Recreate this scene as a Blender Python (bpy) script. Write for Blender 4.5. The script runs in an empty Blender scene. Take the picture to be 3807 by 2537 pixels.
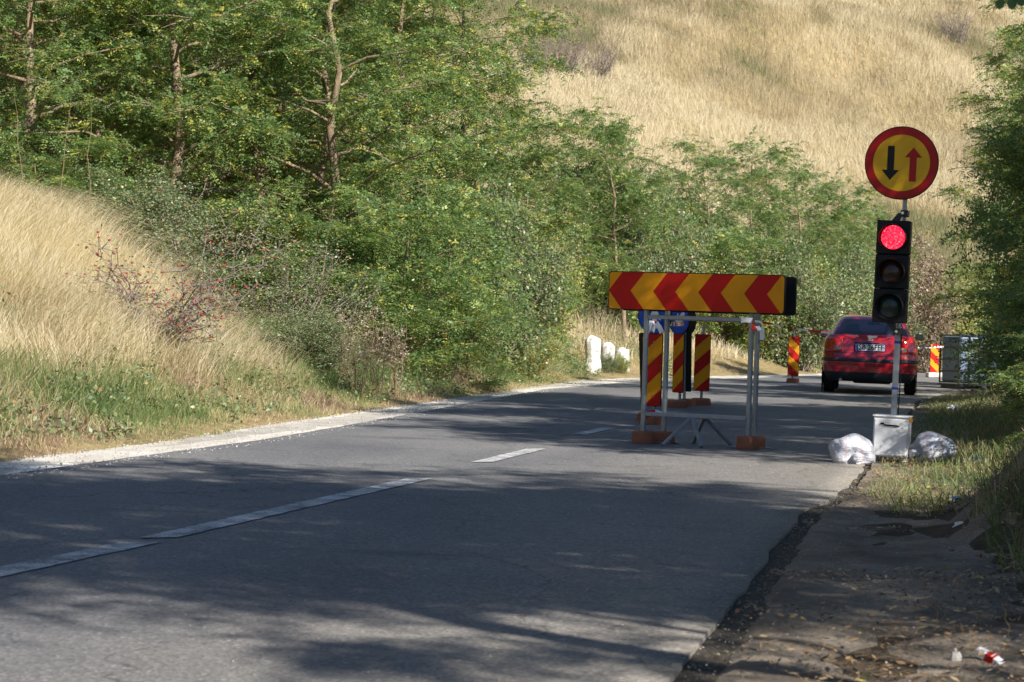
import bpy, math, random
import numpy as np
from mathutils import Vector, Matrix
R = math.radians
random.seed(7); rng = np.random.default_rng(11)
SC = bpy.context.scene
COL = SC.collection

# ------------------------------------------------------------------ camera
FPX = 8536.0                                   # focal length in pixels of the 3807 px wide photograph
cd = bpy.data.cameras.new("camera"); cam = bpy.data.objects.new("camera", cd); COL.objects.link(cam)
cd.sensor_width = 36.0; cd.lens = FPX / 3807 * 36.0
cd.clip_start = 0.1; cd.clip_end = 2000
CAMZ = 1.04
cam.location = (0, 0, CAMZ)
cam.rotation_euler = (R(90) - (1268.5 - 1255) / FPX, 0, 0)
cd.dof.use_dof = True; cd.dof.focus_distance = 21.0; cd.dof.aperture_fstop = 9.0
SC.camera = cam
SC.cycles.max_bounces = 6; SC.cycles.diffuse_bounces = 3; SC.cycles.transmission_bounces = 4; SC.cycles.transparent_max_bounces = 8
SC.view_settings.view_transform = 'Standard'; SC.view_settings.look = 'None'
SC.view_settings.gamma = 1; SC.view_settings.exposure = 0.92
# ------------------------------------------------------------------ sky and sun
SUN_EL, SUN_AZ = 34.0, 141.0                    # azimuth clockwise from +Y
sd = Vector((math.sin(R(SUN_AZ)) * math.cos(R(SUN_EL)), math.cos(R(SUN_AZ)) * math.cos(R(SUN_EL)), math.sin(R(SUN_EL))))
w = bpy.data.worlds.new("World"); SC.world = w; w.use_nodes = True
nt = w.node_tree; nt.nodes.clear()
sky = nt.nodes.new('ShaderNodeTexSky'); sky.sky_type = 'NISHITA'; sky.sun_disc = False
sky.dust_density = .1; sky.ozone_density = 4.0; sky.air_density = 1.0
sky.sun_elevation = R(SUN_EL); sky.sun_rotation = R(SUN_AZ)
bg = nt.nodes.new('ShaderNodeBackground'); bg.inputs[1].default_value = 0.062
wo = nt.nodes.new('ShaderNodeOutputWorld')
nt.links.new(sky.outputs[0], bg.inputs[0]); nt.links.new(bg.outputs[0], wo.inputs[0])
sl = bpy.data.lights.new("sun", 'SUN'); sl.energy = 4.6; sl.angle = R(0.42); sl.color = (1, .95, .88)
so = bpy.data.objects.new("sun", sl); COL.objects.link(so)
so.rotation_euler = sd.to_track_quat('Z', 'Y').to_euler()

# ------------------------------------------------------------------ materials
def mat(name, build):
    m = bpy.data.materials.new(name); m.use_nodes = True
    n = m.node_tree; n.nodes.clear()
    out = n.nodes.new('ShaderNodeOutputMaterial')
    sh = build(n)
    n.links.new(sh, out.inputs[0]); return m
def N(n, t, **k):
    x = n.nodes.new(t)
    for a, b in k.items():
        if a.startswith('i_'): x.inputs[a[2:].replace('_', ' ')].default_value = b
        else: setattr(x, a, b)
    return x
def ramp(n, fac, stops, interp='LINEAR'):
    r = n.nodes.new('ShaderNodeValToRGB'); r.color_ramp.interpolation = interp
    e = r.color_ramp.elements
    while len(e) < len(stops): e.new(0.5)
    for i, (p, c) in enumerate(stops):
        e[i].position = p; e[i].color = (c[0], c[1], c[2], 1)
    n.links.new(fac, r.inputs[0]); return r.outputs[0]
def noise(n, scale, detail=4, rough=.55, vec=None, stretch=None):
    t = N(n, 'ShaderNodeTexNoise', i_Scale=scale, i_Detail=detail, i_Roughness=rough)
    c = n.nodes.new('ShaderNodeNewGeometry') if vec is None else None
    src = c.outputs['Position'] if vec is None else vec
    if stretch:
        mp = n.nodes.new('ShaderNodeMapping'); mp.inputs['Scale'].default_value = stretch
        n.links.new(src, mp.inputs[0]); src = mp.outputs[0]
    n.links.new(src, t.inputs['Vector']); return t.outputs[0]
def mixc(n, a, b, f, mode='MIX'):
    m = n.nodes.new('ShaderNodeMix'); m.data_type = 'RGBA'; m.blend_type = mode
    for s, v in ((m.inputs[0], f), (m.inputs[6], a), (m.inputs[7], b)):
        if isinstance(v, (int, float)): s.default_value = v
        elif isinstance(v, tuple): s.default_value = (v[0], v[1], v[2], 1)
        else: n.links.new(v, s)
    return m.outputs[2]
def bsdf(n, col, rough=.6, spec=.4, metal=0, bump=None, bstr=.3, bdist=.01, coat=0, alpha=1):
    b = n.nodes.new('ShaderNodeBsdfPrincipled')
    if isinstance(col, tuple): b.inputs['Base Color'].default_value = (col[0], col[1], col[2], 1)
    else: n.links.new(col, b.inputs['Base Color'])
    if isinstance(rough, (int, float)): b.inputs['Roughness'].default_value = rough
    else: n.links.new(rough, b.inputs['Roughness'])
    b.inputs['Specular IOR Level'].default_value = spec; b.inputs['Metallic'].default_value = metal
    b.inputs['Coat Weight'].default_value = coat; b.inputs['Coat Roughness'].default_value = .05
    if bump is not None:
        bm = N(n, 'ShaderNodeBump', i_Strength=bstr, i_Distance=bdist)
        n.links.new(bump, bm.inputs['Height']); n.links.new(bm.outputs[0], b.inputs['Normal'])
    return b.outputs[0]
def objvec(n):
    return n.nodes.new('ShaderNodeTexCoord').outputs['Object']
def paint(name, c, rough=.4, dirt=.25, spec=.4, metal=0, coat=0, scale=9, dark=.55):
    def f(n):
        v = objvec(n)
        k = ramp(n, noise(n, scale, 5, .65, v), [(.42, (0, 0, 0)), (.75, (1, 1, 1))])
        d = mixc(n, 0.0, 1.0, k) if False else k
        mm = N(n, 'ShaderNodeMath', operation='MULTIPLY'); n.links.new(d, mm.inputs[0]); mm.inputs[1].default_value = dirt
        cc = mixc(n, c, (c[0] * dark + .01, c[1] * dark + .01, c[2] * dark + .008), mm.outputs[0])
        return bsdf(n, cc, rough, spec, metal, noise(n, 40, 3, .6, v), .08, .004, coat)
    return mat(name, f)
def leafmat(name, stops, trans=.45, rough=.42, spec=.5):
    def f(n):
        a = N(n, 'ShaderNodeAttribute', attribute_name='rnd')
        c = ramp(n, a.outputs['Fac'], stops)
        b = bsdf(n, c, rough, spec)
        t = n.nodes.new('ShaderNodeBsdfTranslucent')
        c2 = mixc(n, c, (1.0, 1.0, .5), .8, 'MULTIPLY'); n.links.new(c2, t.inputs[0])
        m = n.nodes.new('ShaderNodeMixShader'); m.inputs[0].default_value = trans
        n.links.new(b, m.inputs[1]); n.links.new(t.outputs[0], m.inputs[2]); return m.outputs[0]
    return mat(name, f)
G1, G2, G3 = (.145, .24, .082), (.22, .325, .105), (.33, .42, .135)
M = {}
M['leaf'] = leafmat('leaf_green', [(0, (.09, .17, .07)), (.3, G1), (.6, G2), (.8, G3), (.9, (.50, .52, .12)), (1, (.56, .47, .11))])
M['leaf_dull'] = leafmat('leaf_dull', [(0, (.10, .15, .07)), (.35, (.15, .21, .10)), (.6, (.21, .26, .115)), (.8, (.28, .31, .13)), (.9, (.38, .31, .15)), (1, (.32, .17, .09))], .3)
M['leaf_yellow'] = leafmat('leaf_yellowing', [(0, (.11, .16, .055)), (.3, (.19, .26, .075)), (.6, (.31, .35, .09)), (.85, (.48, .44, .11)), (1, (.45, .29, .14))], .35)
M['straw'] = leafmat('straw', [(0, (.42, .32, .20)), (.3, (.66, .54, .36)), (.7, (.80, .69, .50)), (1, (.86, .78, .62))], .5, .6, .15)
M['verge'] = leafmat('verge_grass', [(0, (.09, .14, .05)), (.3, (.16, .23, .075)), (.5, (.27, .29, .12)), (.7, (.44, .37, .21)), (.9, (.56, .46, .29)), (1, (.24, .15, .12))], .3, .6, .15)
M['hillgrass'] = leafmat('hill_grass', [(0, (.18, .19, .10)), (.2, (.26, .245, .135)), (.4, (.33, .27, .18)), (.6, (.42, .345, .22)), (.8, (.51, .43, .285)), (1, (.60, .52, .365))], .25, .7, .1)
M['twig'] = mat('twig', lambda n: bsdf(n, ramp(n, noise(n, 12), [(.3, (.13, .10, .09)), (.7, (.26, .22, .19))]), .8, .2))
M['bark'] = mat('bark', lambda n: bsdf(n, ramp(n, noise(n, 9, 6, .7, None, (1, 1, .35)), [(.3, (.10, .075, .05)), (.5, (.24, .18, .12)), (.72, (.40, .30, .19))]), .85, .2, 0, noise(n, 30, 4, .7, None, (1, 1, .25)), .8, .03))
def asphalt(n):
    pos = n.nodes.new('ShaderNodeNewGeometry').outputs['Position']
    base = ramp(n, noise(n, .7, 5, .6, pos, (1, .35, 1)), [(.3, (.125, .125, .132)), (.5, (.17, .168, .168)), (.72, (.225, .217, .205))])
    # dusty tan film towards the right-hand lane (tracked-in dirt)
    sx = n.nodes.new('ShaderNodeSeparateXYZ'); n.links.new(pos, sx.inputs[0])
    m1 = N(n, 'ShaderNodeMath', operation='MULTIPLY_ADD'); n.links.new(sx.outputs[1], m1.inputs[0]); m1.inputs[1].default_value = -.2
    n.links.new(sx.outputs[0], m1.inputs[2])
    mr = N(n, 'ShaderNodeMapRange'); n.links.new(m1.outputs[0], mr.inputs[0])
    mr.inputs[1].default_value = -3.2; mr.inputs[2].default_value = .2
    nz = N(n, 'ShaderNodeMath', operation='MULTIPLY'); n.links.new(mr.outputs[0], nz.inputs[0])
    n.links.new(ramp(n, noise(n, .9, 6, .7), [(.25, (.25,) * 3), (.65, (1,) * 3)]), nz.inputs[1])
    c = mixc(n, base, (.30, .262, .205), nz.outputs[0])
    # dark oil / damp stains
    st = ramp(n, noise(n, 1.3, 5, .7, pos, (.5, 1.2, 1)), [(.60, (0,) * 3), (.72, (.6,) * 3)])
    c = mixc(n, c, (.085, .082, .08), st)
    # aggregate
    v = N(n, 'ShaderNodeTexVoronoi', i_Scale=75.0); n.links.new(pos, v.inputs['Vector'])
    ag = ramp(n, v.outputs['Color'], [(.0, (.5,) * 3), (.5, (.95,) * 3), (.8, (1.2,) * 3), (.92, (1.7, 1.67, 1.6)), (1, (2.4, 2.3, 2.2))])
    c = mixc(n, c, ag, .8, 'MULTIPLY')
    # cracks
    v2 = N(n, 'ShaderNodeTexVoronoi', feature='DISTANCE_TO_EDGE', i_Scale=.55)
    wv = N(n, 'ShaderNodeVectorMath', operation='ADD'); n.links.new(pos, wv.inputs[0])
    nn = N(n, 'ShaderNodeTexNoise', i_Scale=1.2, i_Detail=6.0); n.links.new(pos, nn.inputs['Vector']); n.links.new(nn.outputs['Color'], wv.inputs[1])
    n.links.new(wv.outputs[0], v2.inputs['Vector'])
    ck = ramp(n, v2.outputs['Distance'], [(.0, (.55,) * 3), (.006, (1,) * 3)])
    c = mixc(n, c, ck, ramp(n, noise(n, .4), [(.40, (0,) * 3), (.5, (1,) * 3)]), 'MULTIPLY')
    return bsdf(n, c, .82, .3, 0, v.outputs['Distance'], .55, .006)
M['asphalt'] = mat('asphalt', asphalt)
M['gravel'] = mat('gravel', lambda n: (lambda v: bsdf(n, mixc(n, ramp(n, noise(n, 2.2, 6, .7), [(.3, (.50, .45, .37)), (.6, (.66, .62, .55))]), ramp(n, v.outputs['Color'], [(0, (.55,) * 3), (.6, (1,) * 3), (1, (1.35,) * 3)]), .9, 'MULTIPLY'), .95, .15, 0, v.outputs['Distance'], .9, .02))(N(n, 'ShaderNodeTexVoronoi', i_Scale=28.0)))
M['dirt'] = mat('dirt', lambda n: bsdf(n, mixc(n, ramp(n, noise(n, 1.6, 7, .7), [(.3, (.12, .095, .072)), (.5, (.23, .19, .145)), (.7, (.35, .30, .235))]), ramp(n, noise(n, 60, 3, .7), [(.3, (.6,) * 3), (.7, (1.3,) * 3)]), .9, 'MULTIPLY'), .95, .15, 0, noise(n, 45, 5, .75), .8, .02))
M['soil'] = mat('dark_soil', lambda n: bsdf(n, ramp(n, noise(n, 30, 6, .7), [(.3, (.05, .043, .034)), (.7, (.13, .115, .09))]), .95, .15, 0, noise(n, 50, 5, .7), .9, .02))
def groundmat(n):
    c = mixc(n, ramp(n, noise(n, .12, 6, .65), [(.32, (.20, .165, .08)), (.5, (.34, .26, .13)), (.7, (.42, .32, .17))]), ramp(n, noise(n, 5, 6, .75, None, (1, 1, .3)), [(.3, (.6,) * 3), (.7, (1.3,) * 3)]), .9, 'MULTIPLY')
    a = N(n, 'ShaderNodeAttribute', attribute_name='soil')
    c = mixc(n, c, ramp(n, noise(n, 6, 7, .75), [(.3, (.045, .035, .024)), (.7, (.13, .10, .068))]), a.outputs['Fac'])
    return bsdf(n, c, .95, .1, 0, noise(n, 8, 5, .7), .7, .1)
M['ground'] = mat('ground', groundmat)
def worn(n):
    pos = n.nodes.new('ShaderNodeNewGeometry').outputs['Position']
    v = N(n, 'ShaderNodeTexVoronoi', i_Scale=55.0); n.links.new(pos, v.inputs['Vector'])
    nz = mixc(n, noise(n, 70, 4, .8), noise(n, 5, 5, .7), .45)
    f = ramp(n, nz, [(.44, (1,) * 3), (.53, (0,) * 3)])
    return bsdf(n, mixc(n, (.56, .56, .55), (.18, .18, .18), f), .8, .3, 0, v.outputs['Distance'], .5, .005)
M['marking'] = mat('road_paint', worn)
M['red'] = paint('sign_red', (.47, .007, .004), .5, .4, .22, scale=5)
M['sigred'] = paint('sign_rim_red', (.36, .006, .006), .42, .35, .25)
M['yellow'] = paint('sign_yellow', (.74, .30, .004), .5, .35, .22, scale=5)
M['sigyellow'] = paint('sign_disc_yellow', (.66, .37, .010), .42, .3, .25)
M['black'] = paint('black_plastic', (.007, .007, .009), .5, .3, .25)
M['blue'] = paint('sign_blue', (.010, .075, .45), .42, .3, .25)
M['white'] = paint('white_paint', (.74, .75, .76), .45, .3, .4)
M['galv'] = paint('galvanised_steel', (.30, .33, .36), .45, .6, .5, .5, 0, 14)
M['terra'] = paint('terracotta_rubber', (.34, .135, .08), .85, .6, .2, 0, 0, 14, .5)
M['bluetape'] = paint('blue_tape', (.02, .04, .30), .4)
M['carred'] = paint('car_red', (.34, .008, .020), .25, .12, .5, 0, .6, 3, .7)
M['rubber'] = paint('rubber', (.018, .018, .018), .8, .4, .2)
M['trim'] = paint('dark_trim', (.022, .026, .036), .45, .3)
M['chrome'] = mat('chrome', lambda n: bsdf(n, (.75, .77, .8), .15, .5, 1))
M['lampred'] = mat('lamp_red', lambda n: bsdf(n, ramp(n, noise(n, 30, 2, .5, objvec(n)), [(.4, (.36, .006, .008)), (.6, (.5, .015, .012))]), .12, .6, 0, None, 0, 0, 1))
M['lampsmoke'] = mat('lamp_smoke', lambda n: bsdf(n, (.35, .22, .2), .15, .6, 0, None, 0, 0, 1))
M['seat'] = paint('seat_cloth', (.02, .024, .035), .8)
def glassf(n, col=(.30, .45, .50), t=.55):
    tr = n.nodes.new('ShaderNodeBsdfTransparent'); tr.inputs[0].default_value = (*col, 1)
    g = n.nodes.new('ShaderNodeBsdfGlossy'); g.inputs[0].default_value = (.9, .95, 1, 1); g.inputs[1].default_value = .03
    fr = N(n, 'ShaderNodeFresnel', i_IOR=1.65)
    m = n.nodes.new('ShaderNodeMixShader'); n.links.new(fr.outputs[0], m.inputs[0])
    n.links.new(tr.outputs[0], m.inputs[1]); n.links.new(g.outputs[0], m.inputs[2]); return m.outputs[0]
M['glass'] = mat('car_glass', lambda n: glassf(n, (.92, .97, .98)))
def redlamp(n):
    v = N(n, 'ShaderNodeTexVoronoi', i_Scale=95.0); n.links.new(objvec(n), v.inputs['Vector'])
    c = ramp(n, v.outputs['Color'], [(.15, (.62, .0, .012)), (.5, (1, .01, .05)), (.8, (1, .06, .10)), (1, (1, .30, .25))])
    e = N(n, 'ShaderNodeEmission', i_Strength=1.05); n.links.new(c, e.inputs[0])
    b = bsdf(n, (.35, .01, .01), .2, .5, 0, v.outputs['Distance'], .4, .004)
    a = n.nodes.new('ShaderNodeAddShader'); n.links.new(e.outputs[0], a.inputs[0]); n.links.new(b, a.inputs[1]); return a.outputs[0]
M['lensred'] = mat('lens_red_lit', redlamp)
M['lensamber'] = mat('lens_amber', lambda n: bsdf(n, (.028, .009, .004), .3, .4, 0, None, 0, 0, .15))
M['lensgreen'] = mat('lens_green', lambda n: bsdf(n, (.003, .022, .02), .3, .4, 0, None, 0, 0, .15))
def sack(n):
    v = objvec(n)
    c = ramp(n, noise(n, 6, 4, .6, v), [(.3, (.44, .45, .50)), (.6, (.60, .61, .66))])
    wv = N(n, 'ShaderNodeTexWave', i_Scale=2.4, i_Distortion=1.5); n.links.new(v, wv.inputs[0])
    st = ramp(n, wv.outputs[0], [(.965, (0,) * 3), (.99, (.35,) * 3)])
    c = mixc(n, c, (.62, .25, .20), st)
    return bsdf(n, c, .35, .5, 0, noise(n, 14, 4, .6, v, (1, 1, 2.5)), .7, .03)
M['sack'] = mat('woven_sack', sack)
M['stonewhite'] = mat('limewash', lambda n: bsdf(n, mixc(n, (.72, .71, .68), (.32, .29, .24), ramp(n, noise(n, 7, 6, .7, objvec(n)), [(.47, (0,) * 3), (.6, (.85,) * 3)])), .85, .2, 0, noise(n, 14, 5, .7, objvec(n)), .5, .02))
M['deadleaf'] = leafmat('dead_leaf', [(0, (.10, .055, .03)), (.4, (.24, .14, .07)), (.75, (.42, .28, .14)), (.92, (.55, .42, .24)), (1, (.5, .42, .05))], .2)
M['pebble'] = mat('pebble', lambda n: bsdf(n, ramp(n, noise(n, 6), [(.3, (.30, .28, .25)), (.7, (.58, .56, .52))]), .9, .2))
M['hip'] = mat('rose_hip', lambda n: bsdf(n, (.34, .015, .022), .35, .5))
M['tank'] = paint('tank_plastic', (.16, .21, .29), .5, .4)
M['bluebag'] = paint('blue_bag', (.12, .28, .42), .35, .3)
M['vine'] = leafmat('withered_vine', [(0, (.17, .12, .09)), (.4, (.30, .22, .16)), (.7, (.40, .31, .21)), (.85, (.38, .36, .14)), (1, (.42, .42, .10))], .3)
M['seedhead'] = leafmat('seed_head', [(0, (.20, .15, .11)), (.5, (.32, .26, .19)), (1, (.46, .40, .30))], .2)

# ------------------------------------------------------------------ mesh helpers
def addmesh(name, V, F, m, parent=None, rnd=None, smooth=False, link=True):
    """V (n,3); F (k,3|4) array or list of index lists"""
    me = bpy.data.meshes.new(name)
    V = np.asarray(V, dtype=np.float32)
    if isinstance(F, np.ndarray):
        k, c = F.shape
        me.vertices.add(len(V)); me.vertices.foreach_set('co', V.ravel())
        me.loops.add(k * c); me.loops.foreach_set('vertex_index', F.astype(np.int32).ravel())
        me.polygons.add(k); me.polygons.foreach_set('loop_start', np.arange(0, k * c, c, dtype=np.int32))
        me.update(calc_edges=True)
    else:
        me.from_pydata([tuple(map(float, v)) for v in V], [], F); me.update()
    if rnd is not None:
        a = me.attributes.new('rnd', 'FLOAT', 'FACE'); a.data.foreach_set('value', np.asarray(rnd, dtype=np.float32))
    if smooth: me.polygons.foreach_set('use_smooth', np.ones(len(me.polygons), dtype=bool))
    if m is not None: me.materials.append(m)
    if not link: return me
    o = bpy.data.objects.new(name, me); COL.objects.link(o)
    if parent: o.parent = parent
    return o
def newobj(name, me, parent=None):
    o = bpy.data.objects.new(name, me); COL.objects.link(o); o.parent = parent; return o
def tag(o, label=None, cat=None, group=None, kind=None):
    if label: o['label'] = label
    if cat: o['category'] = cat
    if group: o['group'] = group
    if kind: o['kind'] = kind
    return o
def empty(name, label, cat, loc=(0, 0, 0), rot=(0, 0, 0), group=None):
    o = bpy.data.objects.new(name, None); COL.objects.link(o); o.empty_display_size = .2
    o.location = loc; o.rotation_euler = rot
    return tag(o, label, cat, group)
def perp(d):
    d = Vector(d).normalized(); a = Vector((0, 0, 1)) if abs(d.z) < .9 else Vector((1, 0, 0))
    u = d.cross(a).normalized(); return u, d.cross(u).normalized()
class MB:
    def __init__(s): s.v = []; s.f = []
    def add(s, v, f):
        n = len(s.v); s.v += [tuple(p) for p in v]; s.f += [[i + n for i in q] for q in f]; return s
    def box(s, c, d, yaw=0, ax=None):
        x, y, z = [k / 2 for k in d]; P = []
        mt = Matrix.Rotation(yaw, 3, 'Z') if ax is None else ax
        for i in (-x, x):
            for j in (-y, y):
                for k in (-z, z): P.append(Vector(c) + mt @ Vector((i, j, k)))
        return s.add(P, [[0, 1, 3, 2], [4, 6, 7, 5], [0, 4, 5, 1], [2, 3, 7, 6], [0, 2, 6, 4], [1, 5, 7, 3]])
    def bar(s, a, b, w, h):
        a, b = Vector(a), Vector(b); d = (b - a).normalized(); u, v = perp(d)
        P = []
        for p in (a, b):
            for i, j in ((-1, -1), (1, -1), (1, 1), (-1, 1)): P.append(p + u * i * w / 2 + v * j * h / 2)
        return s.add(P, [[3, 2, 1, 0], [4, 5, 6, 7]] + [[i, (i + 1) % 4, (i + 1) % 4 + 4, i + 4] for i in range(4)])
    def tube(s, pts, rad, n=8, caps=True):
        pts = [Vector(p) for p in pts]; rs = rad if isinstance(rad, (list, tuple)) else [rad] * len(pts)
        P = []; u = None
        for i, p in enumerate(pts):
            d = pts[min(i + 1, len(pts) - 1)] - pts[max(i - 1, 0)]
            d.normalize()
            if u is None: u, v = perp(d)
            else:
                u = (u - d * u.dot(d)).normalized(); v = d.cross(u)
            for k in range(n):
                a = 2 * math.pi * k / n; P.append(p + (u * math.cos(a) + v * math.sin(a)) * rs[i])
        F = []
        for i in range(len(pts) - 1):
            for k in range(n):
                F.append([i * n + k, i * n + (k + 1) % n, (i + 1) * n + (k + 1) % n, (i + 1) * n + k])
        if caps: F += [list(range(n))[::-1], [(len(pts) - 1) * n + k for k in range(n)]]
        return s.add(P, F)
    def poly(s, pts, y0, y1):                      # prism of an xz outline between two y values
        n = len(pts)
        P = [(x, y0, z) for x, z in pts] + [(x, y1, z) for x, z in pts]
        return s.add(P, [list(range(n)), list(range(n, 2 * n))[::-1]] + [[i, i + n, (i + 1) % n + n, (i + 1) % n] for i in range(n)])
    def lathe(s, prof, n=32, axis='y', c=(0, 0, 0), ang=2 * math.pi, a0=0, closed=True):
        P = []; c = Vector(c); m = len(prof); N_ = n if closed else n + 1
        for k in range(N_):
            a = a0 + ang * k / n
            for r, h in prof:
                q = (r * math.cos(a), h, r * math.sin(a)) if axis == 'y' else (r * math.cos(a), r * math.sin(a), h)
                P.append(c + Vector(q))
        F = []
        for k in range(n):
            k2 = (k + 1) % N_
            for i in range(m - 1): F.append([k * m + i, k2 * m + i, k2 * m + i + 1, k * m + i + 1])
        return s.add(P, F)
    def build(s, name, m, parent=None, smooth=True, bevel=0, loc=None):
        me = bpy.data.meshes.new(name); me.from_pydata([tuple(v) for v in s.v], [], s.f); me.update()
        if smooth:
            me.polygons.foreach_set('use_smooth', [True] * len(me.polygons)); me.set_sharp_from_angle(angle=R(35))
        me.materials.append(m)
        o = bpy.data.objects.new(name, me); COL.objects.link(o); o.parent = parent
        if loc: o.location = loc
        if bevel:
            b = o.modifiers.new('b', 'BEVEL'); b.width = bevel; b.segments = 2; b.limit_method = 'ANGLE'
        return o
def vnoise(x, y, seed=0):                          # smooth value noise in numpy
    x = np.asarray(x, float); y = np.asarray(y, float)
    xi = np.floor(x).astype(int); yi = np.floor(y).astype(int); fx = x - xi; fy = y - yi
    fx = fx * fx * (3 - 2 * fx); fy = fy * fy * (3 - 2 * fy)
    def h(a, b):
        n = (a * 374761393 + b * 668265263 + seed * 1442695041) & 0x7fffffff
        n = ((n ^ (n >> 13)) * 1274126177) & 0x7fffffff
        return ((n ^ (n >> 16)) & 0xffff) / 65535.0
    return (h(xi, yi) * (1 - fx) + h(xi + 1, yi) * fx) * (1 - fy) + (h(xi, yi + 1) * (1 - fx) + h(xi + 1, yi + 1) * fx) * fy
def fbm(x, y, seed=0, o=4):
    s = 0; a = .5
    for i in range(o): s = s + a * vnoise(np.asarray(x) * 2 ** i, np.asarray(y) * 2 ** i, seed + i); a *= .5
    return s

# ------------------------------------------------------------------ terrain
AL = np.array([(-6.7, -14), (-5.4, 0), (-4.6, 6), (-3.12, 14), (-2.6, 16.6), (-2.15, 18.8), (-1.82, 20.8), (-1.42, 23.6), (-.92, 27.3), (.53, 37.7), (2.47, 45.9), (6.75, 57.1), (14.4, 77), (28, 92), (60, 104), (900, 120)])
VG = np.array([(-8.2, -14), (-6.6, 0), (-5.6, 6), (-3.45, 15.45), (-2.83, 18.5), (-2.39, 21.9), (-1.65, 26.65), (-.18, 36.3), (1.43, 46.2), (2.88, 50.6), (7.21, 61), (15.0, 82), (28, 97), (60, 109), (900, 125)])
AR = np.array([(-3.2, -14), (-.8, 0), (.48, 6.66), (.83, 8.5), (1.15, 10.3), (1.68, 13.2), (2.15, 15), (2.62, 17.2), (2.95, 19), (4.2, 25), (5.53, 31.95), (6.9, 38.9), (8.9, 46.4), (10.9, 53.6), (14, 62), (20, 72), (34, 83), (60, 93), (900, 108)])
def ex(P, y): return np.interp(y, P[:, 1], P[:, 0])
def hr(x, y): return -.035 * np.clip(np.asarray(x) - 3.3 - .137 * (np.asarray(y) - 19), -6.5, 3)
def dpoly(P, x, y):
    d = np.full(np.shape(x), 1e9)
    for i in range(len(P) - 1):
        a, b = P[i], P[i + 1]; ab = b - a; L = ab @ ab
        t = np.clip(((x - a[0]) * ab[0] + (y - a[1]) * ab[1]) / L, 0, 1)
        d = np.minimum(d, np.hypot(x - a[0] - t * ab[0], y - a[1] - t * ab[1]))
    return d
def gh(x, y):
    x = np.asarray(x, float); y = np.asarray(y, float)
    z = hr(x, y)
    uL = np.where(x < ex(VG, y), dpoly(VG, x, y), 0)
    near = np.clip((50 - y) / 18, 0, 1)
    hump = .42 * np.clip((uL - 3.5) / 1.6, 0, 1) * np.clip((34 - y) / 2, 0, 1)
    bank = hump + .12 * np.clip(uL, 0, 1) + (.28 + .12 * near) * np.clip(uL - .8, 0, 3.2) + .25 * np.clip(uL - 4, 0, 5) + .43 * np.clip(uL - 9, 0, 400)
    z = z + bank + (fbm(x * .35, y * .35, 3) - .47) * .5 * np.clip(uL / 2, 0, 1) + (fbm(x * .06, y * .06, 9) - .47) * 5 * np.clip((uL - 12) / 25, 0, 1)
    uR = np.where(x > ex(AR, y), (x - ex(AR, y)) * .97, 0)
    far = np.clip((46 - y) / 14, 0, 1)
    st = np.interp(y, [0, 8, 11, 15, 20, 28], [2.0, 1.45, 1.1, 1.0, 1.25, 1.2])
    rb = (.55 * np.clip(uR - st, 0, 3.2) + .12 * np.clip(uR - st - 3.2, 0, 30)) * (.1 + .9 * far)
    rb = rb + .36 * np.clip((uR - .8) / .45, 0, 1) * np.clip((y - 10.5) / 1, 0, 1) * np.clip((14.3 - y) / .8, 0, 1)
    z = z + rb + (fbm(x * .9, y * .9, 5) - .47) * .22 * np.clip((uR - .2) / 1.2, 0, 1) * (.3 + .7 * far)
    return z
def g(x, y): return float(gh(np.array([x]), np.array([y]))[0])
def xat(dx, Y): return (dx * 1.618 - 1903.5) / FPX * Y
def ong(dx, dy, y0=5, y1=90):                       # where the sight line through a photo point meets the ground
    a = (dx * 1.618 - 1903.5) / FPX; b = (1255 - dy * 1.618) / FPX
    Y = np.arange(y0, y1, .02); zz = CAMZ + b * Y - gh(a * Y, Y)
    i = np.argmax(zz < 0) if (zz < 0).any() else len(Y) - 1
    return Vector((a * Y[i], Y[i], g(a * Y[i], Y[i])))

ys = np.concatenate([np.arange(-30, 4, 1.0), np.arange(4, 70, .3), np.arange(70, 170, 1.2), np.geomspace(170, 900, 30)])
xs = np.concatenate([-np.geomspace(900, 16, 30), np.arange(-15.5, 16, .28), np.arange(16, 50, 1.2), np.geomspace(50, 900, 26)])
X, Y = np.meshgrid(xs, ys)
Z = gh(X, Y)
inside = (X > ex(VG, Y) - .05) & (X < ex(AR, Y) + .0)
gut = np.where(Y < 15.5, .05, .02)
cut = np.clip(np.minimum((X - ex(VG, Y)) / .3, (ex(AR, Y) + gut + .28 - X) / .28), 0, 1)
Z = Z - .09 * cut
idx = np.arange(X.size).reshape(X.shape)
F = np.stack([idx[:-1, :-1].ravel(), idx[:-1, 1:].ravel(), idx[1:, 1:].ravel(), idx[1:, :-1].ravel()], 1)
ground = addmesh('ground', np.stack([X.ravel(), Y.ravel(), Z.ravel()], 1), F, M['ground'], None, None, True)
uu = (X - ex(AR, Y)).ravel(); at = ground.data.attributes.new('soil', 'FLOAT', 'POINT')
at.data.foreach_set('value', (np.clip((uu + .5) / .3, 0, 1) * np.clip((2.6 - uu) / .8, 0, 1) * np.clip((60 - Y.ravel()) / 10, 0, 1)).astype(np.float32))
tag(ground, kind='structure')
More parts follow.
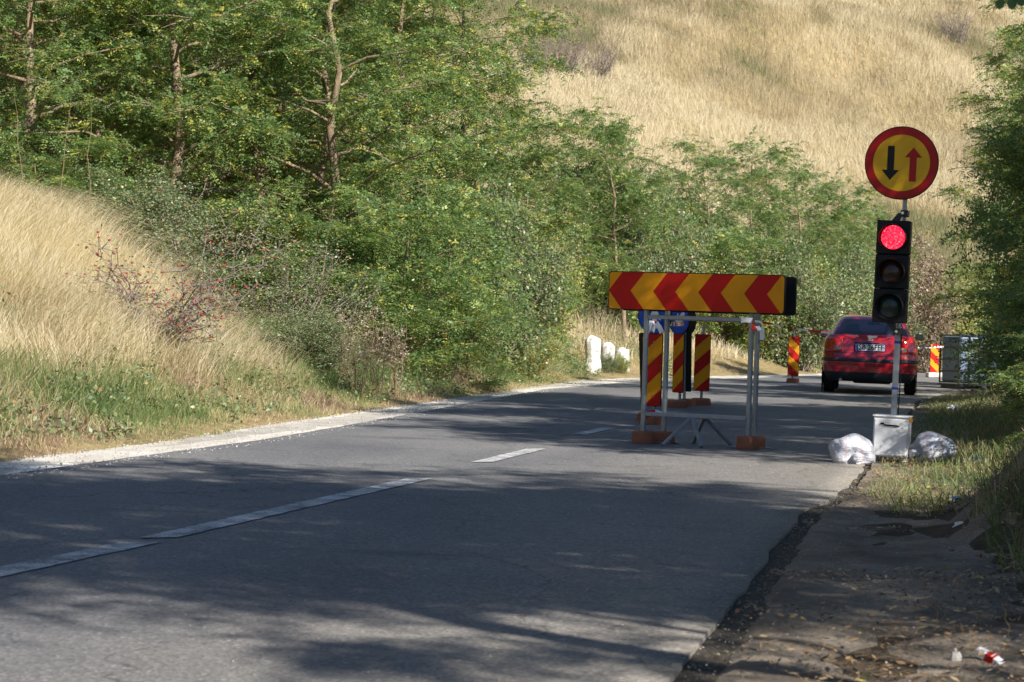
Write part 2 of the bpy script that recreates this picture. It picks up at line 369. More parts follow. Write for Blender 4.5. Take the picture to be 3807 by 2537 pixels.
def strip(name, PL, PR, m, ya, yb, dy, nx, dz, off=(0, 0), jag=0, thick=0, seed=1, bumpy=0):
    yy = np.arange(ya, yb, dy); V = []
    for j, y in enumerate(yy):
        a = ex(PL, y) + off[0]; b = ex(PR, y) + off[1]
        if jag:
            a += (float(fbm(y * 2.1, 3.3, seed)) - .47) * jag; b += (float(fbm(y * 2.3, 8.1, seed + 5)) - .47) * jag
        x = np.linspace(a, b, nx); z = hr(x, y) + dz + (fbm(x * 3, np.full(nx, y * 3), seed) - .47) * bumpy
        for i in range(nx): V.append((x[i], y, z[i]))
        if thick: pass
    n = len(yy)
    idx = np.arange(n * nx).reshape(n, nx)
    F = np.stack([idx[:-1, :-1].ravel(), idx[:-1, 1:].ravel(), idx[1:, 1:].ravel(), idx[1:, :-1].ravel()], 1)
    V = np.array(V)
    if thick:
        k = len(V); e = V[idx[:, -1]].copy(); e[:, 2] -= thick; V = np.vstack([V, e]); ei = np.arange(k, k + n)
        F = np.vstack([F, np.stack([idx[:-1, -1], ei[:-1], ei[1:], idx[1:, -1]], 1)])
    return tag(addmesh(name, V, F, m, None, None, True), kind='structure')
strip('gravel_shoulder', VG, AL, M['gravel'], -14, 103, .25, 8, -.012, (-.25, .35), .25, 0, 4, .015)
strip('road', AL, AR, M['asphalt'], -14, 92.5, .22, 26, 0, (0, -.02), .07, .03, 8, .004)
strip('mud_gutter', AR, AR, M['soil'], 5.5, 56, .12, 5, -.016, (-.05, .2), .04, 0, 12, .03)
strip('dirt_shoulder', AR, AR, M['dirt'], -14, 60, .2, 16, .0, (.045, 1.35), .07, 0, 15, .03)
# the dirt shoulder follows the bank
for nm in ('dirt_shoulder',):
    me = bpy.data.objects[nm].data; c = np.empty(len(me.vertices) * 3, np.float32); me.vertices.foreach_get('co', c); c = c.reshape(-1, 3)
    u = c[:, 0] - ex(AR, c[:, 1]); wgt = np.clip((1.35 - u) / .4, 0, 1)
    c[:, 2] = gh(c[:, 0], c[:, 1]) + .012 * wgt - .06 * np.clip((.10 - u) / .06, 0, 1) * (c[:, 1] < 16) - .03 * (1 - wgt) + (fbm(c[:, 0] * 5, c[:, 1] * 5, 4) - .47) * .045 + (fbm(c[:, 0] * 1.8, c[:, 1] * 1.3, 14) - .47) * .07 * np.clip(u / .5, 0, 1)
    me.vertices.foreach_set('co', c.ravel())
def dash(a, b, wd, name='lane_marking'):
    a, b = Vector(a), Vector(b); d = (b - a); L = d.length; d.normalize(); n_ = Vector((d.y, -d.x)); V = []; k = max(6, int(L / .12))
    for i in range(k + 1):
        p = a + d * L * i / k; j = (random.random() - .5) * .012
        for s in (-1, 1):
            q = p + n_ * s * (wd / 2 + j); q = q + d * (.07 * s if i in (0, k) else 0)
            V.append((q.x, q.y, float(hr(q.x, q.y)) + .0055))
    F = np.array([[2 * i, 2 * i + 1, 2 * i + 3, 2 * i + 2] for i in range(k)])
    return tag(addmesh(name, V, F, M['marking']), kind='structure')
dash((-2.75, 5.6), (-1.64, 10.15), .15); dash((-1.60, 10.38), (-.60, 14.95), .14)
dash((-.22, 17.0), (.2, 19.1), .14); dash((.62, 21.9), (1.0, 23.7), .14)

# ------------------------------------------------------------------ foliage
def compound(O, D, L, K, lw, droop, ylw, seed):
    """compound leaves: O origins (n,3), D directions, L lengths; K leaflet pairs, lw leaflet length."""
    r = np.random.default_rng(seed); n = len(O)
    D = D / np.linalg.norm(D, axis=1, keepdims=True)
    U = np.array([0, 0, 1.0]) + r.normal(0, .35, (n, 3)); S = np.cross(D, U); S /= np.linalg.norm(S, axis=1, keepdims=True) + 1e-9
    base = np.clip(r.normal(.42, .19, n), 0, .8); yl = r.random(n) < ylw; base[yl] = r.uniform(.8, 1, yl.sum())
    P = []; RN = []
    for k in range(K):
        t = (k + 1) / K
        C = O + D * (L * t)[:, None]; C[:, 2] -= droop * t * t * L
        for s in (-1, 1):
            dr = S * s + D * .45 + r.normal(0, .22, (n, 3)); dr[:, 2] -= .15
            dr /= np.linalg.norm(dr, axis=1, keepdims=True)
            l = (lw * r.uniform(.75, 1.2, n))[:, None]
            wd = np.cross(dr, np.cross(S, D) + r.normal(0, .45, (n, 3))); wd /= np.linalg.norm(wd, axis=1, keepdims=True) + 1e-9
            wd = wd * l * .24
            P.append(np.stack([C, C + dr * l * .5 + wd, C + dr * l, C + dr * l * .5 - wd], 1))
            RN.append(np.clip(base + r.normal(0, .06, n), 0, 1))
    return np.concatenate(P).reshape(-1, 3), np.concatenate(RN)
def simple_leaves(O, n_per, spread, lw, ylw, seed):
    r = np.random.default_rng(seed); n = len(O) * n_per
    C = np.repeat(O, n_per, 0) + r.normal(0, spread, (n, 3))
    dr = r.normal(0, 1, (n, 3)); dr[:, 2] = dr[:, 2] * .6 - .3; dr /= np.linalg.norm(dr, axis=1, keepdims=True)
    wd = np.cross(dr, r.normal(0, 1, (n, 3))); wd /= np.linalg.norm(wd, axis=1, keepdims=True)
    l = (lw * r.uniform(.6, 1.3, n))[:, None]; wd = wd * l * .32
    P = np.stack([C, C + dr * l * .5 + wd, C + dr * l, C + dr * l * .5 - wd], 1).reshape(-1, 3)
    b = np.clip(np.repeat(r.normal(.42, .2, len(O)), n_per) + r.normal(0, .1, n), 0, .8); y = r.random(n) < ylw; b[y] = r.uniform(.8, 1, y.sum())
    return P, b
def quads(n): return np.arange(n * 4).reshape(n, 4)
def bent(a, b, sag, n=5, wob=.06, rr=random):
    a, b = Vector(a), Vector(b); L = (b - a).length; out = []
    for i in range(n + 1):
        t = i / n; p = a.lerp(b, t); p.z += sag * L * math.sin(math.pi * t)
        if 0 < i < n: p += Vector((rr.uniform(-1, 1), rr.uniform(-1, 1), rr.uniform(-.5, .5))) * wob * L * .5
        out.append(p)
    return out
def make_tree(seed, H, cr, cb, nclump, trunk_r, forks=1, ntw=26, twl=.75, nl=6, K=6, lw=.05, ylw=.12, flat=.55, lean=(0, 0), leaf='leaf', shape=1.0, cone=.6):
    rr = random.Random(seed); nr = np.random.default_rng(seed)
    tm = MB(); trunks = []
    for f in range(forks):
        a = 2 * math.pi * (f + rr.random() * .4) / forks; sp = 0 if forks == 1 else .16 * H
        top = Vector((lean[0] + math.cos(a) * sp, lean[1] + math.sin(a) * sp, H * (.93 if f == 0 else rr.uniform(.6, .9))))
        b0 = Vector((math.cos(a) * trunk_r * .8, math.sin(a) * trunk_r * .8, -.3)) if forks > 1 else Vector((0, 0, -.3))
        pts = bent(b0, top, 0, 9, .035, rr); rs = [trunk_r * (1 - .85 * (i / 9) ** .9) / (1 if forks == 1 else 1.25) for i in range(10)]
        tm.tube(pts, rs, 7); trunks.append((pts, rs))
    O = []; D = []
    for c in range(nclump):
        pts, rs = trunks[c % forks]
        t = cb + (1 - cb) * ((c + .5) / nclump) ** shape
        i = min(8, int(t * 9)); p0 = pts[i].lerp(pts[i + 1], t * 9 - i)
        a = c * 2.4 + rr.uniform(-.5, .5)
        prof = (1 - cone * ((t - cb) / (1 - cb))) * (.55 + .45 * min(1, (t - cb) / (1 - cb) * 4 + .3))
        rad = cr * prof * rr.uniform(.35, 1.05)
        c0 = Vector((p0.x + math.cos(a) * rad, p0.y + math.sin(a) * rad, p0.z + rad * rr.uniform(.05, .45)))
        lim = bent(p0, c0, .05, 4, .1, rr); r0 = max(.008, rs[i] * .45)
        tm.tube(lim, [r0, r0 * .8, r0 * .6, r0 * .45, r0 * .3], 5, False)
        for k in range(ntw):
            s = lim[2 + (k % 3)] if k % 4 else lim[-1]
            az = rr.uniform(0, 2 * math.pi); el = rr.uniform(-.45, .85) * flat
            out = Vector((c0.x - p0.x, c0.y - p0.y, 0)); out = out.normalized() * .55 if out.length > .05 else out
            d = Vector((math.cos(az), math.sin(az), math.sin(el) * 1.3)) + out; d.normalize(); L = twl * rr.uniform(.5, 1.25)
            e = s + d * L; e.z -= L * .12
            if k % 2 == 0: tm.tube([s, s.lerp(e, .5) + Vector((0, 0, .04 * L)), e], [r0 * .28, r0 * .2, .004], 3, False)
            for q in range(nl):
                t2 = (q + .6) / nl; O.append(s.lerp(e, t2) + Vector((0, 0, .16 * L * t2 * (1 - t2)))); 
                ld = d + Vector((rr.gauss(0, .7), rr.gauss(0, .7), rr.gauss(.1, .4))); D.append(ld.normalized())
    O = np.array([tuple(p) for p in O]); D = np.array([tuple(p) for p in D])
    P, RN = compound(O, D, nr.uniform(.7, 1.25, len(O)) * lw * 4.2, K, lw, .45, ylw, seed)
    tme = bpy.data.meshes.new('trunk'); tme.from_pydata([tuple(v) for v in tm.v], [], tm.f); tme.update()
    tme.polygons.foreach_set('use_smooth', [True] * len(tme.polygons)); tme.materials.append(M['bark'])
    return tme, addmesh('crown', P, quads(len(P) // 4), M[leaf], None, RN, False, False)
def make_bush(seed, H, r, nst, per, lw, ylw, leaf, twigmat='twig', spread=.10):
    rr = random.Random(seed); tm = MB(); O = []
    for i in range(nst):
        a = rr.uniform(0, 2 * math.pi); q = r * math.sqrt(rr.random()); hh = H * rr.uniform(.55, 1.05) * (1 - .45 * (q / r) ** 2)
        b = Vector((math.cos(a) * q * .35, math.sin(a) * q * .35, -.15)); e = Vector((math.cos(a) * q, math.sin(a) * q, hh))
        pts = bent(b, e, .06, 6, .12, rr); tm.tube(pts, [.016 * H / 2 * (1 - .8 * k / 6) for k in range(7)], 4, False)
        for k in range(2, 7):
            for _ in range(3):
                d = Vector((rr.gauss(0, 1), rr.gauss(0, 1), rr.gauss(.35, .6))).normalized() * rr.uniform(.15, .45) * (.4 + .3 * H / 2)
                tm.tube([pts[k], pts[k] + d], [.005, .002], 3, False)
                for s in (.35, .7, 1): O.append(tuple(pts[k] + d * s))
        for _ in range(3):
            f = rr.random(); p = b.lerp(e, .12 + .2 * f); O.append((p.x + rr.gauss(0, .25 * r), p.y + rr.gauss(0, .25 * r), max(.05, p.z * .7)))
    O = np.array(O); P, RN = simple_leaves(O, per, spread, lw, ylw, seed)
    tme = bpy.data.meshes.new('stem'); tme.from_pydata([tuple(v) for v in tm.v], [], tm.f); tme.update(); tme.materials.append(M[twigmat])
    return tme, (addmesh('foliage', P, quads(len(P) // 4), M[leaf], None, RN, False, False) if per else None)
def plant(name, kit, names, x, y, s, yaw, label, cat, group=None, sz=None, z=None, tilt=(0, 0)):
    o = empty(name, label, cat, (x, y, (g(x, y) if z is None else z)), (tilt[0], tilt[1], yaw), group)
    o.scale = (s, s, s if sz is None else sz)
    for me, nm in zip(kit, names):
        if me is not None: newobj(nm, me, o)
    return o
TN = ('trunk', 'crown'); BN = ('stem', 'foliage')
LOC = [make_tree(21, 8.5, 2.8, .10, 50, .12, 1, 28, .62, 6, 6, .056, .18, cone=.4),
       make_tree(22, 9.0, 2.9, .16, 50, .14, 2, 28, .62, 6, 6, .056, .2, cone=.4),
       make_tree(23, 8.0, 2.6, .12, 48, .11, 1, 28, .6, 6, 6, .056, .24, cone=.4),
       make_tree(24, 8.8, 3.0, .06, 52, .11, 1, 28, .65, 6, 6, .056, .13, cone=.4)]
YOUNG = [make_tree(31, 5.0, 1.8, .25, 20, .06, 1, 24, .7, 6, 7, .045, .06, .7),
         make_tree(32, 4.0, 1.3, .15, 16, .045, 2, 18, .65, 6, 7, .045, .08, .7, leaf='leaf_dull')]
SHADE_HIGH = make_tree(43, 9.2, 3.1, .55, 48, .13, 1, 36, .9, 6, 6, .075, .05, cone=.2)
SHADE = [make_tree(41, 9.5, 3.3, .2, 44, .17, 1, 34, 1.0, 6, 6, .078, .05, cone=.4),
         make_tree(42, 9.0, 3.1, .28, 19, .13, 2, 34, .62, 7, 6, .074, .05), SHADE_HIGH]
BUSH = [make_tree(61, 2.7, 1.45, .04, 40, .04, 3, 18, .5, 6, 5, .05, .12, .8, cone=.35, shape=.8), make_bush(52, 2.2, 1.35, 42, 18, .046, .10, 'leaf_dull'),
        make_bush(53, 2.2, 1.2, 38, 15, .052, .2, 'leaf_yellow'), make_bush(54, 2.0, 1.3, 34, 5, .04, .2, 'leaf_dull'),
        make_bush(56, 2.6, 1.0, 50, 12, .05, .0, 'vine')]
BARE = make_bush(55, 2.2, 1.3, 60, 0, .04, 0, 'leaf')
# named big trees on the left (photo column, distance, variant, scale, yaw, label)
LT = [(60, 35, 3, .92, .4, 'dense green locust tree at the left picture edge above the dry grass mound'),
      (215, 37, 2, 1.0, 2.2, 'yellow flecked locust tree with thin dark trunk, second from the left edge'),
      (415, 36, 0, 1.0, 1.0, 'locust tree with one straight pale trunk behind the rose hip shrub'),
      (590, 39, 3, 1.05, 3.1, 'dark green locust tree between the straight pale trunk and the forked trunk'),
      (770, 38.5, 1, 1.0, .75, 'large locust tree with a forked tan trunk left of the picture centre'),
      (920, 42, 0, 1.0, 4.0, 'leafy locust tree just right of the forked trunk'),
      (1060, 45, 2, 1.0, 5.2, 'tall locust tree reaching to the top of the picture beside the bare hillside')]
for dx, y, v, s, yw, lb in LT: plant('locust_tree', LOC[v], TN, xat(dx, y), y, s, yw, lb, 'tree', 'locust trees on the left bank')
BT = [(-20, 46, 0), (130, 44, 1), (300, 47, 2), (480, 45, 3), (660, 48, 0), (830, 50, 2), (960, 53, 1), (60, 56, 2), (280, 58, 3), (520, 57, 1), (740, 60, 0)]
for i, (dx, y, v) in enumerate(BT):
    plant('locust_tree', LOC[v], TN, xat(dx, y), y, 1.05, i * 1.7, 'locust tree deep in the thicket behind the front row on the left', 'tree', 'locust trees deep in the thicket')
plant('young_locust', YOUNG[0], TN, xat(1180, 46), 46, 1.05, 0.3, 'young locust tree with slim reddish trunk leaning over towards the barrier board', 'tree', 'young locust trees', tilt=(0, .10))
plant('young_locust', YOUNG[0], TN, xat(1430, 58), 58, 1.2, 2.3, 'young feathery locust tree behind the white kilometre stone', 'tree', 'young locust trees', tilt=(0, .12))
plant('young_locust', YOUNG[0], TN, xat(1090, 43), 43, .85, 4.3, 'young locust crown below the tall tree beside the hillside', 'tree', 'young locust trees')
# bushes: column, distance, variant, scale, height scale, label
LB = [(120, 33.5, 0, .95, .9, 'green bush rising just behind the dry grass at the left edge'),
      (300, 33, 1, 1.0, .95, 'dull green bush behind the rose hip shrub'),
      (450, 33.2, 3, 1.1, 1.1, 'twiggy half bare bush below the straight pale trunk'),
      (560, 33.5, 0, .8, .55, 'green bush between the straight pale trunk and the dry grass tuft'),
      (660, 31.5, 3, 1.0, 1.0, 'thin grey brown bush right of the dry grass tuft'),
      (740, 33.5, 0, .85, .7, 'green bush below the forked trunk'),
      (700, 29.5, 1, .62, .6, 'low dull bush near the gravel left of the goldenrod'),
      (890, 34, 0, 1.05, .95, 'full green bush behind the withered goldenrod'),
      (990, 38, 0, 1.1, 1.1, 'broad green bush right of the goldenrod'),
      (1060, 36, 0, .8, .75, 'low green bush at the verge right of the goldenrod'),
      (1085, 41, 1, 1.25, 1.2, 'dull green bush left of the slim reddish trunk'),
      (1150, 44, 0, 1.0, .95, 'green bush at the foot of the slim reddish trunk'),
      (1225, 53, 2, 1.1, 1.2, 'yellow green bush left of the kilometre stone'),
      (1180, 42, 2, .7, .6, 'low yellow green bush at the verge below the slim reddish trunk'),
      (1370, 60.5, 0, 1.35, 1.4, 'green bush directly behind the kilometre stone'),
      (1470, 61.5, 1, 1.4, 1.4, 'dull green bush between the stones and the barrier frame'),
      (1540, 63, 2, 1.3, 1.2, 'yellowing bush seen through the barrier frame, left half'),
      (1640, 64, 0, 1.4, 1.3, 'green bush seen through the barrier frame, right half'),
      (1740, 65, 2, 1.3, 1.1, 'yellowing bush just right of the barrier frame'),
      (1800, 65, 1, 1.5, 1.5, 'dull bush above the striped post left of the car'),
      (1870, 68, 2, 1.5, 1.4, 'yellowing bush just left of the red car'),
      (1960, 69, 1, 1.5, 1.5, 'dull bush behind the red car roof'),
      (2050, 75, 2, 1.6, 1.4, 'yellow leaved bush behind the traffic signal head'),
      (2130, 76, 2, 1.5, 1.3, 'yellow leaved bush between the signal head and the tank'),
      (2105, 73, 4, 1.5, 1.5, 'withered brown vine bush behind the pole of the round sign'),
      (2200, 82, 2, 1.6, 1.5, 'yellow leaved bush behind the tank')]
LB = [(a, b, c, d, e * (.74 if a >= 1540 or a < 700 else 1), f) for a, b, c, d, e, f in LB]
for i, (dx, y, v, s, hs, lb) in enumerate(LB):
    plant('bush', BUSH[v], BN, xat(dx, y), y, s, i * 1.3, lb, 'bush', 'bushes along the outer verge', sz=s * hs)
YS = [(1540, 65, .78, 0, 'low feathery sapling above the left end of the barrier board'),
      (1620, 67, 1.15, 0, 'dense sapling above the middle of the barrier board'),
      (1600, 72, 1.4, 1, 'thin sapling standing on the slope behind the middle of the barrier board'),
      (1730, 69, 1.25, 0, 'dense sapling above the right end of the barrier board'),
      (1830, 71, 1.25, 0, 'dense sapling above the left side of the red car'),
      (1850, 78, 1.45, 1, 'thin sapling standing up against the dry slope left of the signal'),
      (1930, 72, 1.2, 0, 'dense sapling just left of the traffic signal head'),
      (2010, 75, 1.12, 0, 'dense sapling right behind the traffic signal head'),
      (1960, 82, 1.25, 1, 'thin sapling on the slope left of the round sign'),
      (1700, 80, 1.3, 1, 'thin sapling higher up the dry slope over the barrier board')]
for i, (dx, y, s, v, lb) in enumerate(YS):
    plant('sapling', YOUNG[v], TN, xat(dx, y), y, s, i * 2.1, lb, 'sapling', 'saplings on the slope')
for i, (dx, dy, sc, lb) in enumerate([(1240, 175, 1.2, 'leftmost bare grey shrub on the dry slope beside the tall tree'), (1290, 180, 1.5, 'middle one of the bare grey shrubs on the dry slope'), (1375, 178, 1.2, 'right hand one of the bare grey shrubs on the dry slope'),
                                    (2200, 100, 1.3, 'bare grey brown shrub high on the slope right of the round sign')]):
    q = ong(dx, dy, 60, 170); plant('bare_shrub', (BARE[0],), ('branches',), q.x, q.y, sc, i * 2.0, lb, 'shrub', 'bare shrubs on the slope')
# right-hand side
RT = [(9.7, 38, LOC[3], .85, .5, 'tall green tree at the right picture edge beside the round sign'),
      (10.4, 44, LOC[2], .9, 2.5, 'yellow tipped tree behind the round sign at the right'),
      (8.7, 34.6, LOC[0], .86, 1.5, 'dark leafy tree in shade above the tank'),
      (12.2, 52, LOC[0], .9, 3.5, 'green tree at the right edge behind the tank')]
for x, y, kit, s, yw, lb in RT: plant('locust_tree', kit, TN, x, y, s, yw, lb, 'tree', 'trees on the right bank')
RB = [(9.95, 46.5, 0, .5, .75, 'small green bush in front of the right side of the tank'), (6.85, 28.3, 0, .98, 1.5, 'dark leafy bush at the right edge nearest to the tank'), (3.45, 13.3, 3, .3, .3, 'low twiggy plant on the dark soil hump at the right edge'), (7.75, 30.5, 0, 1.0, 1.0, 'dark green bush overhanging the grass right of the tank'), (5.9, 24.5, 0, .75, .8, 'dark bush on the right bank behind the sacks'),
      (4.35, 17.6, 0, .42, .7, 'small dark bush at the right edge just above the dark soil hump'), (5.2, 20.2, 1, .6, .7, 'dark bush on the right bank right of the sacks'), (9.3, 35.5, 0, 1.1, 1.1, 'dark green bush below the right hand trees'),
      (11.75, 47.2, 0, .8, .9, 'green bush partly covering the tank'), (4.3, 15.8, 3, .55, .6, 'thin bush on the dark bank at the right edge')]
for i, (x, y, v, s, hs, lb) in enumerate(RB): plant('bush', BUSH[v], BN, x, y, s, i * 1.9, lb, 'bush', 'bushes on the right bank', sz=s * hs)
ST = [(5.1, 1.5, 2, 1.05, 1.3), (7.4, .7, 1, .88, 3.3), (7.0, 4.1, 0, .8, 2), (9.6, 1.6, 0, .95, 4), (8.0, 17.8, 0, .85, 2.6), (9.0, 21.8, 0, .95, 4.4), (11.0, 21.3, 0, 1, 1.4), (11.2, 17.0, 1, .9, .6), (8.1, 13.9, 2, .68, 2.2)]
for i, (x, y, v, s, yw) in enumerate(ST):
    plant('shade_tree', SHADE[v], TN, x, y, s, yw, 'tall locust tree on the right bank outside the picture, shading the road', 'tree', 'shade trees on the right bank')

# ------------------------------------------------------------------ grass
def blades(P, h, lean, wd, rnd, seed, seg=2):
    r = np.random.default_rng(seed); n = len(P)
    a = r.uniform(0, 2 * np.pi, n); side = np.stack([np.cos(a), np.sin(a) * .5, np.zeros(n)], 1) * wd[:, None] / 2
    up = np.zeros((n, 3)); up[:, 2] = h
    l3 = np.concatenate([lean, np.zeros((n, 1))], 1) * h[:, None]
    if seg == 1:
        V = np.stack([P - side, P + side, P + up + l3], 1).reshape(-1, 3); return V, np.arange(3 * n).reshape(n, 3), rnd
    m1 = P + up * .5 + l3 * .22; m2 = P + up * .86 + l3 * .65; t = P + up * (1 - .25 * np.hypot(lean[:, 0], lean[:, 1]))[:, None] + l3 * 1.1
    V = np.stack([P - side, P + side, m1 + side * .8, m1 - side * .8, m2 + side * .5, m2 - side * .5, t + side * .1, t - side * .1], 1).reshape(-1, 3)
    b = np.arange(n)[:, None] * 8
    F = np.concatenate([b + np.array([0, 1, 2, 3]), b + np.array([3, 2, 4, 5]), b + np.array([5, 4, 6, 7])])
    return V, F, np.concatenate([rnd] * 3)
def grass(name, x, y, h, lx, ly, wd, rnd, m, seed, seg=2, sink=.03):
    z = gh(x, y) - sink
    V, F, rn = blades(np.stack([x, y, z], 1), h, np.stack([lx, ly], 1), wd, rnd, seed, seg)
    return tag(addmesh(name, V, F, M[m], None, rn), kind='stuff')
# verge grass left: band along the verge
n = 130000; y = rng.uniform(11, 62, n) ; y = 11 + (y - 11) * rng.random(n) ** .5
u = rng.random(n) ** .8 * np.interp(y, [11, 30, 62], [4.2, 2.6, 3.0]) - .12; x = ex(VG, y) - u
cl = fbm(x * 1.3, y * .9, 21); h = np.interp(y, [45, 50], [1, .5]) * (.05 + .27 * np.clip(u / 1.4, 0, 1)) * rng.uniform(.4, 1.4, n) * (.5 + cl)
rn = np.clip((fbm(x * .9, y * .5, 23) - .47) * 2.4 + .60 + rng.normal(0, .24, n) + .15 * np.clip(1 - u / .5, 0, 1) + .12 * np.clip(u - 1.6, 0, 1), 0, 1)
grass('verge_grass', x, y, h, rng.normal(.05, .55, n), rng.normal(0, .4, n), rng.uniform(.004, .009, n), rn, 'verge', 1)
# dry grass mound
n = 190000; y = rng.uniform(19.5, 36, n); u = rng.uniform(.9, 7.5, n); x = ex(VG, y) - u
cx = np.interp(u, [.9, 1.7, 2.6], [0, .7, 1.0]); dens = fbm(x * .8, y * .8, 31)
lim = np.interp(y, [19.5, 25, 27.5, 28.5, 30, 31.5, 33], [1.6, 1.2, 1.4, 2.2, 3.7, 5.2, 8])
keep = (u > lim + (dens - .47) * 2.2) & (dens > .25); keep &= rng.random(n) < cx
x, y, u, dens = x[keep], y[keep], u[keep], dens[keep]; n = len(x)
h = rng.uniform(.3, .9, n) * (.5 + .9 * dens) * np.interp(u, [1, 3], [.8, 1.0])
sw = fbm(x * .5, y * .5, 33) - .47
grass('dry_grass', x, y, h, .16 + sw * 2.0 + rng.normal(0, .45, n), -.1 + rng.normal(0, .45, n), rng.uniform(.004, .008, n), np.clip(dens + rng.normal(.15, .25, n), 0, 1), 'straw', 2)
# hillside grass
n = 520000; y = 50 + 120 * rng.random(n) ** .75; x = rng.uniform(-.24, .25, n) * y
d = dpoly(VG, x, y); keep = (x < ex(VG, y)) & (d > 1.3); x, y, d = x[keep], y[keep], d[keep]; n = len(x)
c1 = fbm(x * .10, y * .07, 41, 5); c2 = fbm(x * .5, y * .4, 45)
rn = np.clip((c1 - .47) * 4.2 + (c2 - .47) * 1.8 + .52 + rng.normal(0, .17, n), 0, 1)
pc = ong(1850, 235, 70, 170); rn = np.clip(rn - .42 * np.exp(-((x - pc.x) / 9) ** 2 - ((y - pc.y) / 9) ** 2) * (.5 + c2) + .12 * np.clip((y - 120) / 25, 0, 1), 0, 1)
h = (.35 + .75 * c2) * np.clip(d / 5, .35, 1) * rng.uniform(.6, 1.25, n)
grass('hill_grass', x, y, h, rng.normal(.02, .38, n) + (c2 - .47), rng.normal(-.05, .3, n), rng.uniform(.012, .024, n) * (.5 + y / 160), rn, 'hillgrass', 3, 2)
# grass on the right verge and bank
n = 52000; y = rng.uniform(8.5, 42, n); u = rng.random(n) * np.interp(y, [8, 20, 42], [3.0, 3.2, 3.0]) + np.interp(y, [8, 12, 13.5, 14.6, 17, 20, 30], [1.2, .9, .45, .18, .12, .1, .1]); x = ex(AR, y) + u
cl = fbm(x * 1.6, y * 1.2, 51); keep = (cl > .42 - .2 * np.clip((y - 13) / 3, 0, 1) - .2 * (u > 1) * (y > 10)); x, y, u, cl = x[keep], y[keep], u[keep], cl[keep]; n = len(x)
h = (.05 + .16 * np.clip(u / 1.2, 0, 1)) * rng.uniform(.5, 1.4, n) * (.5 + cl)
grass('bank_grass', x, y, h, rng.normal(0, .5, n), rng.normal(0, .4, n), rng.uniform(.005, .010, n), np.clip(cl * 1.3 - .18 + rng.normal(0, .2, n), 0, 1), 'verge', 4)
# fallen leaves, straw and chips on the right shoulder
n = 60000; y = rng.uniform(6.2, 24, n); u = np.abs(rng.normal(1.15, .75, n)) + .05; x = ex(AR, y) + u
cl = fbm(x * 2.2, y * 1.6, 61); keep = (cl + .16 * u > .56); x, y = x[keep], y[keep]; n = len(x)
z = gh(x, y) + .04 + rng.uniform(0, .015, n) + (fbm(x * 1.8, y * 1.3, 14) - .47) * .07; C = np.stack([x, y, z], 1); a = rng.uniform(0, 6.28, n)
dr = np.stack([np.cos(a), np.sin(a), rng.normal(0, .25, n)], 1); sd_ = np.stack([-np.sin(a), np.cos(a), rng.normal(0, .3, n)], 1)
l = (.005 + .016 * rng.random(n) ** 2)[:, None]; wl = l * rng.uniform(.12, .5, n)[:, None]
P = np.stack([C - dr * l, C + sd_ * wl, C + dr * l, C - sd_ * wl], 1).reshape(-1, 3)
tag(addmesh('leaf_litter', P, quads(n), M['deadleaf'], None, rng.random(n)), kind='stuff')
# loose stones on the gravel shoulder and the road edge
def stones(name, x, y, z, s, m):
    n = len(x); o8 = np.array([(1, 0, 0), (0, 1, 0), (-1, 0, 0), (0, -1, 0), (0, 0, .7), (0, 0, -.5)])
    V = np.stack([x, y, z], 1)[:, None, :] + o8[None] * s[:, None, None] * rng.uniform(.6, 1.3, (n, 6, 3))
    t = np.array([[0, 1, 4], [1, 2, 4], [2, 3, 4], [3, 0, 4], [1, 0, 5], [2, 1, 5], [3, 2, 5], [0, 3, 5]])
    F = (np.arange(n)[:, None, None] * 6 + t[None]).reshape(-1, 3)
    return tag(addmesh(name, V.reshape(-1, 3), F, m), kind='stuff')
n = 7000; y = 10 + 40 * rng.random(n) ** 1.3; x = ex(VG, y) + (ex(AL, y) - ex(VG, y) + .25) * rng.random(n) ** .8 - .05
stones('loose_gravel', x, y, hr(x, y), .003 + .010 * rng.random(n) ** 3, M['pebble'])
n = 900; y = rng.uniform(6.4, 16, n); x = ex(AR, y) + rng.normal(.05, .06, n)
stones('broken_asphalt', x, y, hr(x, y) - .008, rng.uniform(.002, .008, n), M['asphalt'])
n = 1500; y = 6 + 30 * rng.random(n) ** 1.5; x = ex(AR, y) + rng.normal(.1, .8, n); z = np.where(x < ex(AR, y), hr(x, y), gh(x, y) + .02)
stones('road_grit', x, y, z, rng.uniform(.002, .006, n), M['pebble'])

# leafy weeds among the verge grass
n = 1800; y = 12 + 44 * rng.random(n) ** 1.2; u = .1 + rng.random(n) * np.interp(y, [12, 30, 60], [3.2, 2.0, 2.2]); x = ex(VG, y) - u
kk = fbm(x * 1.1, y * .7, 71) > .42; x, y, u = x[kk], y[kk], u[kk]; n = len(x); hh = (.06 + .30 * np.clip(u / 1.5, 0, 1)) * rng.uniform(.5, 1.3, n); z = gh(x, y)
O = np.concatenate([np.stack([x + rng.normal(0, .02, n), y + rng.normal(0, .02, n), z + hh * t], 1) for t in (.3, .55, .8, 1.0)])
P, RN = simple_leaves(O, 5, .035, .045, .12, 72); tag(addmesh('verge_weeds', P, quads(len(P) // 4), M['leaf_dull'], None, RN), kind='stuff')
